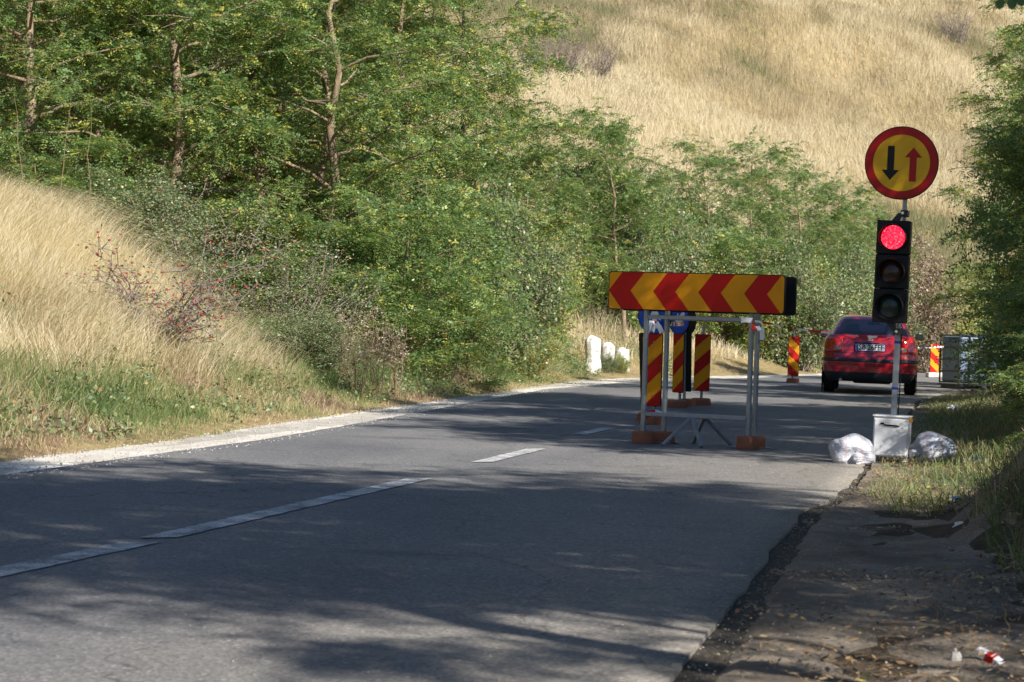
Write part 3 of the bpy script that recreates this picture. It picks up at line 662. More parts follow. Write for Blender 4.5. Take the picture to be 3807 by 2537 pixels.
# withered goldenrod, weeds and rose hip shrub
def goldenrod(x, y, H, label, seed):
    rr = random.Random(seed); t = empty('goldenrod_plant', label, 'plant', (x, y, g(x, y)), (0, 0, rr.random() * 6), 'withered goldenrod by the verge')
    m = MB(); O = []
    for i in range(7):
        a = rr.random() * 6.28; e = Vector((math.cos(a) * .25 * rr.random(), math.sin(a) * .25 * rr.random(), H * rr.uniform(.7, 1.05)))
        p = bent((e.x * .3, e.y * .3, 0), e, 0, 6, .05, rr); m.tube(p, [.008, .007, .006, .005, .004, .003, .002], 4, False)
        for k in range(9):
            b = p[3].lerp(p[6], k / 9); q = rr.random() * 6.28; d = Vector((math.cos(q), math.sin(q), .35)) * rr.uniform(.08, .20) * (1.2 - k / 12)
            m.tube([b, b + d, b + d * 1.25 + Vector((0, 0, -.05))], [.003, .002, .001], 3, False)
            for s in np.linspace(.3, 1.2, 7): O.append(tuple(b + d * s))
        for k in range(10): O.append(tuple(p[1].lerp(p[3], rr.random()) + Vector((rr.gauss(0, .05), rr.gauss(0, .05), 0))))
    m.build('stem', M['straw'], t)
    P, RN = simple_leaves(np.array(O), 2, .010, .026, 0, seed); addmesh('seed_head', P, quads(len(P) // 4), M['seedhead'], t, RN / .8)
    return t
for i, (dx, y, H, lb) in enumerate([(868, 28.6, 1.15, 'tall withered goldenrod with drooping grey plumes at the verge'), (905, 29.6, .95, 'withered goldenrod right of the tallest one'), (825, 28.2, .8, 'withered goldenrod left of the tallest one'),
                                (790, 29.5, 1.1, 'faded goldenrod in front of the green bush, farthest left of four')]):
    goldenrod(xat(dx, y), y, H, lb, 70 + i)
def rosehip(dx, y):
    rr = random.Random(5); x = xat(dx, y); t = empty('rose_hip_shrub', 'nearly leafless wild rose shrub with red hips in the dry grass', 'shrub', (x, y, g(x, y)))
    m = MB(); tips = []
    for i in range(34):
        a = rr.uniform(0, 6.28); L = rr.uniform(.7, 1.7); e = Vector((math.cos(a) * .65 * L + .25, math.sin(a) * .4 * L, L * rr.uniform(.35, .95)))
        p = bent((0, 0, 0), e, .18, 6, .15, rr); m.tube(p, [.014, .012, .010, .008, .007, .005, .003], 4, False)
        for k in range(2, 7):
            for _ in range(3):
                d = Vector((rr.gauss(0, .16), rr.gauss(0, .12), rr.gauss(.05, .12))); m.tube([p[k], p[k] + d], [.005, .002], 3, False); tips.append(p[k] + d)
    m.build('branches', M['twig'], t)
    P, RN = simple_leaves(np.array([tuple(q) for q in tips]), 3, .05, .035, .3, 3); addmesh('foliage', P, quads(len(P) // 4), M['leaf_dull'], t, RN)
    q = [p for p in tips if rr.random() < .55 and p.z > .3]; A = np.array([tuple(p) for p in q])
    st = stones('hip', A[:, 0], A[:, 1], A[:, 2], np.full(len(A), .020), M['hip']); st.parent = t; del st['kind']
    if len(A) > 100: st['kind'] = 'stuff'
rosehip(340, 24.6)
# long dry stalks leaning out of the dry grass tuft
rr = random.Random(9)
for i, (dx, y, H, lb) in enumerate([(120, 30, 1.5, 'tall green stalk standing out of the dry grass near the left edge'), (200, 29.5, 1.7, 'tallest pale stalk above the dry grass'), (60, 29, 1.4, 'leaning pale stalk at the far left above the dry grass')]):
    x = xat(dx, y); m = MB(); m.tube(bent((x, y, g(x, y)), (x + .25 - .2 * i, y, g(x, y) + H + .5), .02, 6, .03, rr), [.007, .006, .006, .005, .004, .003, .002], 4)
    tag(m.build('grass_stalk', M['straw']), lb, 'stalk', 'tall stalks in the dry grass')

# ------------------------------------------------------------------ barrier boards
def rrect(w_, h_, r, n=5, cx=0, cz=0):
    out = []
    for sx, sz, a0 in ((1, 1, 0), (-1, 1, 90), (-1, -1, 180), (1, -1, 270)):
        for k in range(n + 1):
            a = R(a0 + 90 * k / n); out.append((cx + sx * (w_ / 2 - r) + r * math.cos(a), cz + sz * (h_ / 2 - r) + r * math.sin(a)))
    return out
def clip(poly, nx, nz, c):
    out = []
    for i in range(len(poly)):
        p, q = poly[i], poly[(i + 1) % len(poly)]; dp = nx * p[0] + nz * p[1] - c; dq = nx * q[0] + nz * q[1] - c
        if dp <= 0: out.append(p)
        if dp * dq < 0: t = dp / (dp - dq); out.append((p[0] + (q[0] - p[0]) * t, p[1] + (q[1] - p[1]) * t))
    return out
BLn, BHt = 1.64, .345
def chevron_unit(name, label, loc, rot, group, LX=(-.475, .505)):
    t = empty(name, label, 'barrier', loc, rot, group)
    zc = 1.375
    b = MB().poly(rrect(BLn, BHt, .03, 5, 0, zc), 0, .035).build('board', M['black'], t, bevel=.004)
    MB().poly(rrect(BLn - .016, BHt - .016, .026, 5, 0, zc), -.0025, 0.0005).build('yellow_face', M['yellow'], b, False)
    m = MB(); inner = rrect(BLn - .017, BHt - .017, .026, 5, 0, 0); H2 = BHt / 2; off = .081 * BLn; sl = off / H2
    for k in range(4):
        xl = -BLn / 2 + .003 + BLn * (.0 + .2575 * k); xr = xl + BLn * .127
        for up in (1, -1):
            P = clip(inner, 0, -up, 0)
            # left boundary: x >= xl + sl*|z| ; right boundary: x <= xr + sl*|z|
            P = clip(P, -1, sl * up, -xl); P = clip(P, 1, -sl * up, xr)
            if len(P) > 2: m.poly([(x, z + zc) for x, z in P], -.0042, -.0021)
    m.build('red_chevrons', M['red'], b, False)
    for sx in LX:
        MB().tube([(sx, .075, .10), (sx, .075, 1.47)], .0235, 14).build('leg', M['galv'], t)
        bm_ = MB().lathe([(0.001, 0), (.098, 0), (.103, .012), (.098, .105), (.09, .115), (0.001, .115)], 28, 'z', (sx, .075, .0))
        bm_.build('base_weight', M['terra'], t)
        MB().tube([(sx - .16, .10, .012), (sx - .05, .02, .02), (sx + .08, .16, .014), (sx + .24, .13, .012)], .007, 6).build('ground_rod', M['galv'], t)
    for z in (1.145, .27): MB().bar((LX[0] + .02, .075, z), (LX[1] - .02, .075, z), .034, .036).build('crossbar', M['galv'], t, False, .004)
    MB().bar((-.03, .06, .25), (-.21, -.16, .01), .034, .026).build('brace', M['galv'], t, False, .004)
    MB().bar((-.01, .06, .25), (.14, -.12, .01), .034, .026).build('brace', M['galv'], t, False, .004)
    return t
yaw = R(-22)
c0 = Vector((1.59, 20.45)); nrm = Vector((math.sin(-yaw), math.cos(yaw)))
chevron_unit('chevron_barrier', 'red and yellow chevron barrier board pointing left on a grey tube frame, nearer of two', (c0.x, c0.y, float(hr(*c0))), (0, .033, yaw), 'chevron barriers')
c1 = c0 + nrm * .40 + Vector((.0, 0))
t2 = chevron_unit('chevron_barrier', 'chevron barrier turned away behind the first, showing its black back at the right end', (c1.x, c1.y, float(hr(*c1)) - .005), (0, -.033, yaw + math.pi), 'chevron barriers', (-.49, .36))

# ------------------------------------------------------------------ striped posts
def arrow(pts, w_): return pts
def striped_post(label, loc, yaw, w_=.22, disc=None, mirror=False, base='terra', lean=.035, H=.80, z0=.20, stub=False):
    t = empty('striped_post', label, 'marker post', loc, (0, lean, yaw), 'striped marker posts')
    if base == 'terra':
        MB().lathe([(.001, 0), (.14, 0), (.145, .015), (.135, .085), (.12, .1), (.001, .1)], 24, 'z').build('base', M['terra'], t)
    else:
        MB().box((0, .0, .07), (.42, .3, .14)).build('base', M['stonewhite'], t, False, .03)
    MB().tube([(0, .05, .05), (0, .05, z0 + H + (.12 if (stub or disc) else -.05))], .02, 10).build('pole', M['galv'], t)
    b = MB().poly(rrect(w_, H, .02, 4, 0, z0 + H / 2), 0, .02).build('panel', M['black'], t, bevel=.003)
    f = MB().poly(rrect(w_ - .012, H - .012, .016, 4, 0, z0 + H / 2), -.0025, .0005).build('yellow_face', M['yellow'], b, False)
    m = MB(); inner = rrect(w_ - .013, H - .013, .016, 4, 0, 0); s = -1 if mirror else 1; k = .92
    for j in range(-1, 4):
        # red bands: between z = zt - .2 + k*x and z = zt + k*x
        zt = H / 2 + .20 + .0 - j * .40 - .10
        P = clip(inner, -k * s, 1, zt); P = clip(P, k * s, -1, -(zt - .20))
        if len(P) > 2: m.poly([(x, z + z0 + H / 2) for x, z in P], -.0042, -.0021)
    m.build('red_stripes', M['red'], b, False)
    for zz in (z0 + .12, z0 + H - .10): MB().lathe([(.0005, -.009), (.009, -.009), (.010, -.002)], 10, 'y', (0, 0, zz)).build('bolt', M['galv'], b)
    if disc:
        zc = z0 + H + .185
        d = MB().lathe([(.001, -.004), (.2, -.004), (.203, 0), (.203, .014), (.2, .018), (.001, .018)], 48, 'y', (0, -.004, zc)).build('disc', M['black'], t)
        if disc != 'back':
            MB().lathe([(.0005, -.0065), (.192, -.0065), (.192, -.0035)], 48, 'y', (0, -.004, zc)).build('blue_face', M['blue'], d)
            a = R(0 if disc == 'up' else 225)
            sh = [(-.028, -.14), (.028, -.14), (.028, -.03), (.075, -.05), (0, .13), (-.075, -.05), (-.028, -.03)]
            sh = [(x * math.cos(a) + z * math.sin(a), -x * math.sin(a) + z * math.cos(a)) for x, z in sh]
            MB().poly([(x, z + zc) for x, z in sh], -.0125, -.0102).build('arrow', M['white'], d, False)
    return t
def P3(x, y): return (x, y, float(hr(x, y)))
striped_post('striped post with a blue arrow disc behind the left barrier legs', P3(1.52, 25.0), R(-28), .20, 'up')
striped_post('black backed post standing just behind the left blue disc post, turned away', P3(1.55, 25.9), R(-38 + 180), .20)
striped_post('striped post with blue disc in the middle of the barrier frame', P3(2.22, 30.9), R(-48), .20, 'right')
striped_post('black backed post and disc turned away behind the middle blue disc', P3(2.42, 31.7), R(-62 + 180), .20, 'back', lean=-.02)
striped_post('striped post without disc in the right half of the barrier frame', P3(2.655, 32.3), R(-10), .225, None, stub=True)
striped_post('striped post with stripes falling to the right, left of the red car', P3(6.14, 50.2), R(6), .245, None, True, H=.87, z0=.14, stub=True)
striped_post('sunlit striped post on a white block between the signal pole and the tank', P3(11.8, 64.2), R(8), .25, None, True, base='white', H=.80, z0=.14)

# ------------------------------------------------------------------ portable signal
SX, SY = 3.115, 18.9
sg = empty('portable_signal', 'portable traffic signal showing red, with a round yellow priority sign on its pole', 'traffic signal', (SX, SY, -.03), (0, .052, R(-15)))
cb = MB().box((-.0, 0, .255), (.285, .26, .325)).build('cabinet', M['white'], sg, False, .008)
MB().box((0, -.133, .252), (.262, .008, .295)).build('door', M['white'], cb, False, .003)
MB().box((0, -.002, .425), (.305, .28, .014)).build('lid', M['white'], cb, False, .004)
hd = MB(); hd.poly([(-.085, .355), (-.06, .355), (-.05, .345), (.05, .343), (.075, .348), (.05, .355), (-.05, .358), (-.06, .37), (-.085, .37)], -.147, -.137); hd.build('handle', M['black'], cb, False)
MB().box((.155, -.09, .40), (.03, .035, .03)).build('padlock', M['yellow'], cb, False, .004)
for sx in (-.127, .127):
    for sy in (-.11, .11): MB().bar((sx, sy, .0), (sx, sy, .095), .028, .028).build('leg', M['white'], sg, False, .002)
MB().box((0, 0, .012), (.6, .05, .02)).build('foot_bar', M['galv'], sg, False, .003)
pl = MB().bar((.0, .045, .43), (.0, .045, 1.16), .048, .048).build('pole', M['galv'], sg, False, .004)
MB().tube([(0, .045, 1.15), (0, .045, 2.68)], .019, 14).build('upper_pole', M['galv'], sg)
for z in (.64, 1.02): MB().bar((0, .045, z), (0, .045, z + .022), .051, .051).build('tape_band', M['bluetape'], pl, False)
MB().tube([(.035, .05, .43), (.038, .05, .7), (.028, .05, 1.15)], .005, 6).build('cable', M['black'], pl)
hx = -.055; hy = -.13
hb = MB()
for k in range(3): hb.box((hx, hy, 1.187 + .1395 + .279 * k), (.272, .15, .276))
hb.box((hx, hy + .03, 1.605), (.20, .08, .83))
hb = hb.build('signal_head', M['black'], sg, False, .010)
for k, (nm, mm) in enumerate((('green_lens', 'lensgreen'), ('amber_lens', 'lensamber'), ('red_lens', 'lensred'))):
    zc = 1.187 + .1395 + .279 * k - .0
    MB().lathe([(.098, -.078), (.094, -.088), (.08, -.096), (.05, -.104), (.001, -.108)], 36, 'y', (hx, hy, zc)).build(nm, M[mm], hb)
    rg = MB().lathe([(.118, -.070), (.118, -.092), (.112, -.094), (.098, -.088), (.098, -.074)], 36, 'y', (hx, hy, zc)).build('lens_ring', M['black'], hb)
    # visor: open underneath, longest at the top
    vm = MB(); n_ = 30; P = []; Fq = []
    for i in range(n_ + 1):
        a = R(-35 + 250 * i / n_); ln = .035 + .115 * max(0, math.sin(max(0, (a + R(35)) / R(250) * math.pi))) ** .7
        for rd in (.114, .110):
            for yy in (-.075, -.075 - ln): P.append((hx + rd * math.cos(a), hy + yy, zc + rd * math.sin(a) - (.012 if yy < -.08 else 0)))
    for i in range(n_):
        b0, b1 = 4 * i, 4 * i + 4
        Fq += [[b0, b0 + 1, b1 + 1, b1], [b0 + 3, b0 + 2, b1 + 2, b1 + 3], [b0 + 1, b0 + 3, b1 + 3, b1 + 1], [b0 + 2, b0, b1, b1 + 2]]
    vm.add(P, Fq).build('visor', M['black'], hb)
for z0_, z1_ in ((2.02, 2.09), (1.19, 1.12)):
    MB().poly([(hx - .035, z0_), (hx + .035, z0_), (hx + .06, z1_), (hx + .02, z1_)], hy + .02, hy + .05).build('bracket', M['trim'], sg, False, .003)
    MB().box((.012, -.02, z1_), (.06, .16, .05)).build('clamp', M['trim'], sg, False, .004)
    MB().lathe([(.001, -.012), (.012, -.012), (.012, 0)], 8, 'y', (.0, -.10, z1_)).build('bolt', M['chrome'], sg)
zs = 2.505; sxo = -.04
sn = MB().lathe([(.001, -.004), (.296, -.004), (.302, 0), (.302, .012), (.296, .02), (.001, .02)], 72, 'y', (sxo, -.0, zs)).build('round_sign', M['black'], sg)
MB().lathe([(.232, -.0042), (.232, -.0075), (.294, -.0075), (.294, -.0042)], 72, 'y', (sxo, 0, zs)).build('red_rim', M['sigred'], sn)
MB().lathe([(.0005, -.0065), (.233, -.0065), (.233, -.0042)], 72, 'y', (sxo, 0, zs)).build('yellow_face', M['sigyellow'], sn)
def arr(cx, sgn, z0_, z1_): # shaft and head, pointing up for sgn=1
    ht = .083; tip = z1_ if sgn > 0 else z0_; tail = z0_ if sgn > 0 else z1_; nk = tip - sgn * ht
    return [(cx - .028, tail), (cx + .028, tail), (cx + .028, nk), (cx + .070, nk), (cx, tip), (cx - .070, nk), (cx - .028, nk)]
MB().poly([(x + sxo, z + zs) for x, z in arr(-.088, -1, -.143, .137)], -.0092, -.0066).build('black_arrow', M['black'], sn, False)
MB().poly([(x + sxo, z + zs) for x, z in arr(.095, 1, -.150, .130)], -.0092, -.0066).build('red_arrow', M['sigred'], sn, False)
MB().box((sxo + .03, .03, zs + .12), (.2, .02, .03)).box((sxo + .03, .03, zs - .12), (.2, .02, .03)).build('sign_clamp', M['galv'], sg, False, .003)

# sandbags
def sackobj(name, label, c, dims, seed, knot, cat='sack', group='white sacks weighing down the signal', m='sack', wr=.22):
    bpy_me = bpy.data.meshes.new(name); import bmesh
    bm = bmesh.new(); bmesh.ops.create_icosphere(bm, subdivisions=5, radius=1.0)
    from mathutils import noise as mn
    kd = Vector(knot).normalized()
    for v in bm.verts:
        p = v.co.copy(); q = p * 1.3 + Vector((seed, 0, 0)); kk = max(0, p.dot(kd))
        ang = math.atan2(p.cross(kd).z + p.cross(kd).x, p.cross(kd).y)
        rad = 1 + wr * mn.noise(q) + .05 * mn.noise(q * 2.6) + .018 * abs(mn.noise(q * 8)) + .055 * kk ** 2 * math.sin(ang * 8 + seed + 2 * mn.noise(q))
        rad *= 1 - .45 * max(0, kk - .82) / .18 * (1 if kk < .97 else -.4)
        v.co = Vector((p.x * dims[0], p.y * dims[1], p.z * dims[2])) * rad
        if v.co.z < -dims[2] * .62: v.co.z = -dims[2] * .62 + (v.co.z + dims[2] * .62) * .1
    bm.to_mesh(bpy_me); bm.free(); bpy_me.polygons.foreach_set('use_smooth', [True] * len(bpy_me.polygons)); bpy_me.materials.append(M[m])
    o = bpy.data.objects.new(name, bpy_me); COL.objects.link(o); o.location = (c[0], c[1], c[2] + dims[2] * .62)
    return tag(o, label, cat, group)
sackobj('sandbag', 'white plastic sack slumped on the left of the signal cabinet', (2.77, 18.68, float(hr(2.77, 18.7)) + .0), (.185, .17, .145), 3.1, (.1, -1, -.25))
sackobj('sandbag', 'white plastic sack slumped on the right of the signal cabinet', (3.45, 18.85, g(3.45, 18.85) + .03), (.175, .17, .14), 8.7, (-1, -.4, -.2))

# ------------------------------------------------------------------ barrier tape
def tape(name, label, pts, wd=.05, seg=.10, sag=.0, up=True, tw=0, grp='red and white barrier tape'):
    pts = [Vector(p) for p in pts]; L = [0]
    for a, b in zip(pts, pts[1:]): L.append(L[-1] + (b - a).length)
    tot = L[-1]; n = max(3, int(tot / seg * 3)); V = []; F = []; mi = []
    for i in range(n + 1):
        s = tot * i / n; k = max(j for j in range(len(L) - 1) if L[j] <= s + 1e-6); t = (s - L[k]) / (L[k + 1] - L[k])
        p = pts[k].lerp(pts[k + 1], t); d = (pts[k + 1] - pts[k]).normalized(); p = p + Vector((0, 0, -sag * math.sin(math.pi * i / n)))
        u, v = perp(d); a = tw * i * .35; q = (v * math.cos(a) + u * math.sin(a)) * wd / 2
        th = u * .0008
        V += [p - q, p + q]
        if i: F.append([2 * i - 2, 2 * i, 2 * i + 1, 2 * i - 1]); mi.append(int(s / seg) % 2)
    me = bpy.data.meshes.new(name); me.from_pydata([tuple(v) for v in V], [], F); me.materials.append(M['white']); me.materials.append(M['red'])
    me.polygons.foreach_set('material_index', mi); me.update()
    o = bpy.data.objects.new(name, me); COL.objects.link(o); sm = o.modifiers.new('s', 'SOLIDIFY'); sm.thickness = .0012
    return tag(o, label, 'tape', grp)
def W(px, py, Yd): return Vector(((px - 1903.5) / FPX * Yd, Yd, CAMZ + (1255 - py) / FPX * Yd))     # photo pixel and distance to a world point
def rg1(a, b, Yd): return W(2200 + a / 2.036, 950 + b / 2.036, Yd)
def rg2(a, b, Yd): return W(3000 + a / 3.485, 1100 + b / 3.485, Yd)
tape('barrier_tape', 'long red and white tape running from the barrier frame across to the signal pole', [rg1(1235, 497, 20.2), rg1(1629, 569, 19.75), rg2(640, 522, 19.4), rg2(1115, 545, 18.93)], .018, .13, .0, tw=.6)
tape('barrier_tape', 'thin twisted tape stretched behind the car towards the tank', [rg2(1385, 665, 45), rg2(1600, 664, 48), rg2(1770, 652, 49.3)], .06, .16, .0, tw=1.5)
tape('barrier_tape', 'tape wrapped round the top right corner of the near frame', [rg1(1130, 490, 19.97), rg1(1185, 487, 19.93), rg1(1240, 500, 19.9), rg1(1200, 540, 19.9), rg1(1240, 560, 19.9), rg1(1278, 552, 19.95)], .045, .14, tw=.2)
tape('barrier_tape', 'loose end of tape hanging down at the right frame leg', [rg1(1283, 545, 20.0), rg1(1292, 590, 20.0), rg1(1288, 640, 20.0)], .04, .12)
tape('barrier_tape', 'tape stretched between the two striped posts under the frame top', [rg1(405, 505, 24.4), rg1(470, 515, 24.4), rg1(640, 520, 27), rg1(700, 520, 30.6)], .05, .2)
for i, (a, b, c, d, lb) in enumerate([(465, 515, 425, 580, 'tape strip fluttering down left from the knot at the left post'), (480, 515, 462, 578, 'tape strip hanging straight down from the knot at the left post'),
                                      (490, 510, 532, 585, 'wide tape strip hanging down right from the knot at the left post'), (440, 510, 405, 620, 'red tape strip on the outer left of the knot at the left post')]):
    tape('barrier_tape', lb, [rg1(a, b, 24.35), rg1((a + c) / 2 + 3, (b + d) / 2, 24.32), rg1(c, d, 24.3)], .055, .17 if i < 3 else .12, tw=.15)
tape('barrier_tape', 'tape end trailing on the road at the base of the left striped post', [rg1(370, 1290, 23.7) , rg1(380, 1240, 23.8), rg1(440, 1190, 24), rg1(500, 1180, 24), rg1(550, 1200, 24.2)], .06, .22, tw=.4)

# ------------------------------------------------------------------ kilometre stone and companions
def stone(name, label, dx, yb, yt, w_, dp, seed, cap=.12, grp=None, yawr=.3, waist=0):
    p0 = ong(dx, yb, 30); x, Yd = p0.x, p0.y; h_ = (yb - yt) * 1.618 / FPX * Yd; w_ = w_ * 1.618 / FPX * Yd; rr = random.Random(seed); m = MB(); P = []; n_ = 8; lv = [(-.2, 1.05), (.0, 1.05), (.18, 1.02), (.42, .90 if waist else 1), (.65, .98), (.86, 1.0), (1 - cap * .45, .82), (1, .30)]
    for (t, s) in lv:
        for k in range(n_):
            a = R(22.5 + 45 * k); P.append((math.cos(a) * w_ / 1.85 * s * rr.uniform(.92, 1.06), math.sin(a) * dp / 1.85 * s, t * h_ + rr.uniform(-.025, .025) * (t > .1)))
    F = [[i * n_ + k, i * n_ + (k + 1) % n_, (i + 1) * n_ + (k + 1) % n_, (i + 1) * n_ + k] for i in range(len(lv) - 1) for k in range(n_)] + [[(len(lv) - 1) * n_ + k for k in range(n_)]]
    m.add(P, F); o = m.build(name, M['stonewhite'], None, False, .015); o.location = (x, Yd, g(x, Yd)); o.rotation_euler = (0, 0, yawr)
    return tag(o, label, 'stone', grp)
stone('kilometre_stone', 'tall whitewashed octagonal kilometre stone by the outer verge', 1362, 858, 772, 36, .30, 1, .15, None, .3, 1)
stone('marker_stone', 'middle whitewashed stone, half hidden behind weeds', 1397, 851, 787, 31, .26, 2, .2, 'whitewashed stones beside the kilometre stone')
stone('marker_stone', 'lowest and rightmost whitewashed stone with weeds in front', 1429, 849, 798, 33, .26, 3, .35, 'whitewashed stones beside the kilometre stone')
for i, (dx, y, lb) in enumerate([(1393, 857, 'small weed bush in front of the middle whitewashed stone'), (1424, 858, 'grey green weed in front of the lowest whitewashed stone')]):
    q = ong(dx, y, 30); plant('weed', BUSH[2] if i else BUSH[1], BN, q.x, q.y, .21, i, lb, 'plant', 'weeds by the stones')

# ------------------------------------------------------------------ tank
tx, ty = 10.05, 50.0
tk = empty('water_tank', 'blue grey caged water tank standing among the bushes at the right', 'tank', (tx, ty, g(tx, ty) - .02), (0, .03, R(14)))
MB().box((0, 0, .66), (1.10, .95, 1.0)).build('container', M['tank'], tk, False, .05)
cg = MB()
for z in (.16, .40, .66, .92, 1.18):
    for s in (-1, 1): cg.bar((-.58, s * .49, z), (.58, s * .49, z), .03, .03); cg.bar((s * .58, -.49, z), (s * .58, .49, z), .03, .03)
for i in range(6):
    xx = -.58 + 1.16 * i / 5
    for s in (-1, 1): cg.bar((xx, s * .492, .14), (xx, s * .492, 1.2), .028, .028)
cg.build('cage', M['trim'], tk, False)
pp = MB(); pp.box((0, 0, .115), (1.2, 1.0, .03))
for s in (-.5, 0, .5): pp.box((s, 0, .05), (.1, 1.0, .1))
pp.build('pallet', M['trim'], tk, False)
MB().lathe([(.001, 1.2), (.09, 1.2), (.1, 1.16)], 16, 'z').build('cap', M['black'], tk)

# ------------------------------------------------------------------ red car
def build_car(loc, heading, roll):
    t = empty('parked_car', 'red saloon car seen from behind, stopped on the road beyond the signal pole', 'car', loc, (0, roll, -heading))
    LV = [  # z, half width, rear y, front y, rear corner radius
        (.24, .74, .16, 4.40, .26), (.30, .80, .07, 4.52, .28), (.40, .845, .03, 4.60, .30), (.52, .868, .0, 4.64, .30), (.60, .874, -.005, 4.65, .30),
        (.655, .874, .01, 4.63, .30), (.665, .866, .045, 4.60, .30), (.76, .866, .07, 4.52, .30), (.88, .858, .085, 4.42, .30), (.98, .838, .10, 4.2, .29), (1.04, .812, .13, 3.9, .28), (1.075, .78, .175, 3.6, .27)]
    GH = [(1.075, .745, .46, 3.45, .22), (1.10, .735, .50, 3.36, .22), (1.20, .69, .73, 3.08, .20), (1.30, .642, .96, 2.82, .18), (1.375, .60, 1.13, 2.62, .18), (1.415, .57, 1.24, 2.50, .2), (1.445, .52, 1.38, 2.38, .22), (1.462, .42, 1.58, 2.2, .2), (1.468, .2, 1.75, 2.0, .1)]
    def lerpL(T, z):
        for a, b in zip(T, T[1:]):
            if a[0] <= z <= b[0]:
                k = (z - a[0]) / (b[0] - a[0]); return [a[i] + (b[i] - a[i]) * k for i in range(5)]
        return list(T[0] if z < T[0][0] else T[-1])
    def yrear(T, x, z, off=0):
        _, w_, y0, y1, r = lerpL(T, z); ax = abs(x); y = y0 + .05 * (ax / w_) ** 2
        e = ax - (w_ - r)
        if e > 0: y += r - math.sqrt(max(0, r * r - e * e))
        return y - off
    NR, NS = 15, 26
    def ring(T, z):
        _, w_, y0, y1, r = lerpL(T, z); out = []
        for i in range(NR * 2 + 1):                                          # rear, left to right
            u = (i - NR) / NR; x = w_ * math.sin(u * math.pi / 2) ; out.append((x, yrear(T, x, z), z))
        ya = yrear(T, w_, z)
        for i in range(1, NS): out.append((w_ - .03 * ((i / NS) ** 4), ya + (y1 - .45 - ya) * i / NS, z))
        for i in range(0, 13):
            a = math.pi * i / 12; out.append(((w_ - .03) * math.cos(a), y1 - .45 + .45 * math.sin(a) ** .7, z))
        for i in range(NS - 1, 0, -1): out.append((-w_ + .03 * ((i / NS) ** 4), ya + (y1 - .45 - ya) * i / NS, z))
        return out
    def shell(T, zs, cap):
        P = []; F = []; n_ = len(ring(T, zs[0]))
        for z in zs: P += ring(T, z)
        for j in range(len(zs) - 1):
            for k in range(n_): F.append([j * n_ + k, j * n_ + (k + 1) % n_, (j + 1) * n_ + (k + 1) % n_, (j + 1) * n_ + k])
        if cap: F.append([(len(zs) - 1) * n_ + k for k in range(n_)])
        return P, F
    zsb = sorted(set([a[0] for a in LV] + [.46, .56, .70, .82, .93, 1.01]))
    P, F = shell(LV, zsb, True)
    def cz(f): return sum(P[i][2] for i in f) / len(f)
    bodyF = [f for f in F if cz(f) >= .43]; lowF = [f for f in F if cz(f) < .43]
    def sub(name, P, F, m, sm=True, parent=t):
        used = sorted({i for f in F for i in f}); mp = {a: b for b, a in enumerate(used)}
        q = MB().add([P[i] for i in used], [[mp[i] for i in f] for f in F]); return q.build(name, M[m], parent, sm)
    body = sub('body', P, bodyF, 'carred')
    sub('lower_bumper', P, lowF + [], 'trim', True, body)
    MB().box((0, 2.3, .27), (1.5, 4.1, .10)).build('underbody', M['rubber'], t, False)
    # greenhouse
    zg = [1.075, 1.09, 1.10, 1.16, 1.22, 1.28, 1.34, 1.375, 1.40, 1.415, 1.43, 1.445, 1.455, 1.462, 1.468]
    P2, F2 = shell(GH, zg, True); gl = []; bd = []
    for f in F2:
        c = [sum(P2[i][a] for i in f) / len(f) for a in range(3)]; _, w_, y0, y1, r = lerpL(GH, c[2]); ok = 1.09 < c[2] < 1.385 and len(f) == 4
        rear = c[1] < y0 + .16 and abs(c[0]) < w_ - .075
        front = c[1] > y1 - .25
        side = abs(c[0]) > w_ - .05 and y0 + .42 < c[1] < y1 - .42 and abs(c[1] - 2.05) > .06
        (gl if ok and (rear or front or side) else bd).append(f)
    sub('roof', P2, bd, 'carred'); gw = sub('window_glass', P2, gl, 'glass')
    def patch(name, T, x0, x1, z0, z1, m, off=.006, nx=16, nz=6, parent=body, th=True, skew=0):
        Q = []; 
        for j in range(nz + 1):
            z = z0 + (z1 - z0) * j / nz
            for i in range(nx + 1):
                x = x0 + (x1 - x0) * i / nx; wmax = lerpL(T, z)[1]
                xx = max(-wmax * .9995, min(wmax * .9995, x + skew * (z - z0)))
                y = yrear(T, xx, z, off); sx = (1 if xx > 0 else -1) * off * .9 * (abs(xx) / wmax) ** 8
                Q.append((xx + sx, y, z))
        F = [[j * (nx + 1) + i, j * (nx + 1) + i + 1, (j + 1) * (nx + 1) + i + 1, (j + 1) * (nx + 1) + i] for j in range(nz) for i in range(nx)]
        o = MB().add(Q, F).build(name, M[m], parent); s = o.modifiers.new('s', 'SOLIDIFY'); s.thickness = off + .006; s.offset = -1; return o
    for s in (-1, 1):
        a, b = (.50, .86) if s > 0 else (-.86, -.50)
        lt = patch('tail_light', LV, a, b, .76, 1.035, 'lampred', .008)
        e = (.54, .66) if s > 0 else (-.66, -.54)
        patch('reverse_lamp', LV, e[0], e[1], .79, .86, 'lampsmoke', .012, 4, 2, lt)
    patch('bumper_strip', LV, -.87, .87, .585, .645, 'trim', .012, 40, 2)
    patch('boot_seam', LV, -.86, .86, .742, .752, 'trim', .003, 30, 1)
    patch('plate_recess', LV, -.30, .30, .775, .945, 'carred', .003, 6, 2)
    patch('boot_handle', LV, -.27, .27, .925, .945, 'trim', .012, 4, 1)
    patch('trim_badge', LV, -.46, -.36, 1.0, 1.012, 'trim', .006, 4, 1)
    pz = .855; py = yrear(LV, 0, pz, .022)
    pt = MB().poly(rrect(.52, .115, .008, 3, 0, pz), py, py + .008).build('number_plate', M['white'], t, False)
    MB().poly(rrect(.040, .105, .004, 3, -.236, pz), py - .0016, py - .0002).build('plate_band', M['bluetape'], pt, False)
